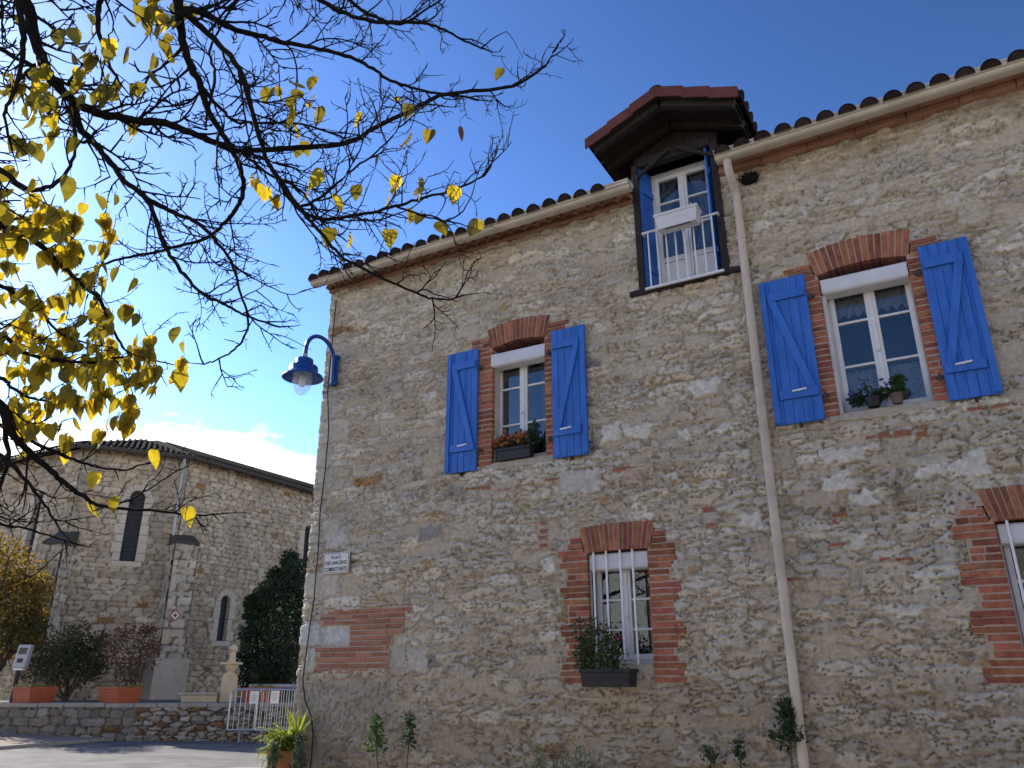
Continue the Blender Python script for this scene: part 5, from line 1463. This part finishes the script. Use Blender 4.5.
# leaves hang from the twig ends nearest the places where the photo shows them
LEAVES = [(85,60,10,24),(115,72,8,18),(135,85,3,8),(148,75,1,2),(168,55,1,2),(150,10,8,14),(160,22,5,10),(195,5,3,8),(20,92,5,14),(38,100,9,20),(45,125,8,18),(65,118,3,8),(40,65,1,2),(135,125,2,4),(65,160,1,4),
 (8,190,4,12),(35,200,6,14),(70,215,5,14),(90,220,6,12),(85,235,8,16),(30,240,10,22),(60,250,12,22),(90,255,8,14),(20,265,8,20),(55,280,10,22),(30,310,10,22),(75,285,5,10),(115,305,7,14),(135,315,3,6),(120,330,5,12),
 (30,340,12,24),(60,345,14,24),(90,350,12,20),(110,350,8,14),(20,370,10,20),(55,375,12,22),(85,375,12,18),(40,395,6,14),(105,390,10,16),(120,400,6,12),(130,372,6,12),(148,370,5,10),(165,355,4,10),(172,330,1,3),(155,340,3,8),(175,375,2,4),(192,365,1,2),(155,388,3,6),(130,360,6,14),
 (15,415,5,10),(35,430,5,10),(60,428,4,9),(70,440,2,5),(110,415,4,8),(133,420,1,2),(125,437,2,4),(145,443,1,3),(105,480,2,4),(110,495,1,2),(190,507,1,2),(28,425,3,8),(95,435,1,3),
 (277,95,2,5),(290,97,3,6),(305,87,2,3),(317,90,2,4),(292,118,2,4),(319,108,1,2),(368,115,1,3),(408,108,2,4),(419,137,1,2),(434,141,1,2),(500,83,1,2),(300,152,2,4),(324,172,1,3),(318,178,1,2),(375,168,1,2),(396,174,1,2),(420,176,1,2),(393,180,1,3),(415,188,1,2),(356,189,1,2),(338,197,1,2),(390,194,1,3),(418,212,2,4),(440,222,1,3),(452,190,1,2),(476,217,1,2),(392,228,1,2),(349,236,1,2),(332,231,1,2),(256,181,3,6),(276,200,2,4),(305,194,2,5),(270,187,1,3)]
N_ = np.array(nodes); rel = N_ - CAMP; zd = rel@FWD; npx = 512 + F_PX*(rel@RGT)/zd; npy = 384 - F_PX*(rel@UPV)/zd
ok = zd > 2.5
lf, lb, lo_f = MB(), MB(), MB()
def big_leaf(bm, p, L_, hang, wdt=.78):
    # a heart shaped blade with a folded midrib and curled tip, on a short stalk
    a = rng.uniform(0, 6.28); d = np.array([math.cos(a)*hang, math.sin(a)*hang, -1.0]); d /= np.linalg.norm(d)
    q = np.array([rng.gauss(0,1), rng.gauss(0,1), rng.gauss(0,.4)]); sd = np.cross(d, q); sd /= np.linalg.norm(sd); nn = np.cross(sd, d)
    st_ = L_*rng.uniform(.25,.55); e = p + np.array([0,0,-st_*.8]) + sd*st_*.2
    bm.tube([p, (p+e)/2+nn*.004, e], .0012, 3, False)
    fold = rng.uniform(.10,.55); curl = rng.uniform(-.25,.45)
    prof = [(-.07,.26),(.04,.43),(.20,.50),(.40,.47),(.60,.34),(.78,.18),(.90,.07)]
    mid = [e + d*L_*t + nn*curl*L_*t*t for t in [0]+[q_[0]+.07 if q_[0] < 0 else q_[0]+.03 for q_ in prof[1:]]+[1.0]]
    vs_ = list(mid); m0 = len(mid); 
    ts = [.0]+[q_[0]+.03 for q_ in prof[1:]]
    for s in (-1, 1):
        for k, (t, w_) in enumerate(prof):
            vs_.append(e + d*L_*t + nn*curl*L_*t*t + s*sd*L_*wdt*w_*(1-.2*fold) + nn*abs(w_)*L_*fold*wdt + nn*rng.uniform(-.01,.01)*L_)
    fs = []
    n7 = len(prof)
    for s in range(2):
        o = m0 + s*n7
        for k in range(n7-1):
            f = (k, k+1, o+k+1, o+k); fs.append(f if s else f[::-1])
        f = (n7-1, n7, o+n7-1); fs.append(f if s else f[::-1])
    bm.add(vs_, fs)
used = {}
for (x, y, n_, r_) in LEAVES:
    for k in range(int(n_*2.2) if n_ > 3 else n_):
        tx, ty = x + rng.gauss(0, r_*.85), y - 7 + rng.gauss(0, r_*.85)
        dd = (npx-tx)**2 + (npy-ty)**2 + np.where(ok, 0, 1e9)
        order = np.argsort(dd)[:9]; j = int(rng.choice(list(order))) if n_ > 3 else int(order[0])
        size = rng.uniform(.060,.112) if n_ > 2 else rng.uniform(.085,.125)
        big_leaf(lo_f if (y < 172 and rng.random() < .72) or rng.random() < .25 else lf, N_[j] + np.array([rng.uniform(-.012,.012) for _ in range(3)]), size, rng.uniform(.05,.7))  # upper leaves mostly take the darker olive, standing in for shade
dd = (npx-453)**2 + (npy-122)**2; big_leaf(lb, N_[int(np.argmin(dd))], .11, .1, .35)
lf.build('leaves', M['leaf_yellow'], tree, smooth=True); lo_f.build('olive_shade_leaves', M['leaf_olive_shade'], tree, smooth=True); lb.build('dead_leaf', M['leaf_brown'], tree, smooth=True)
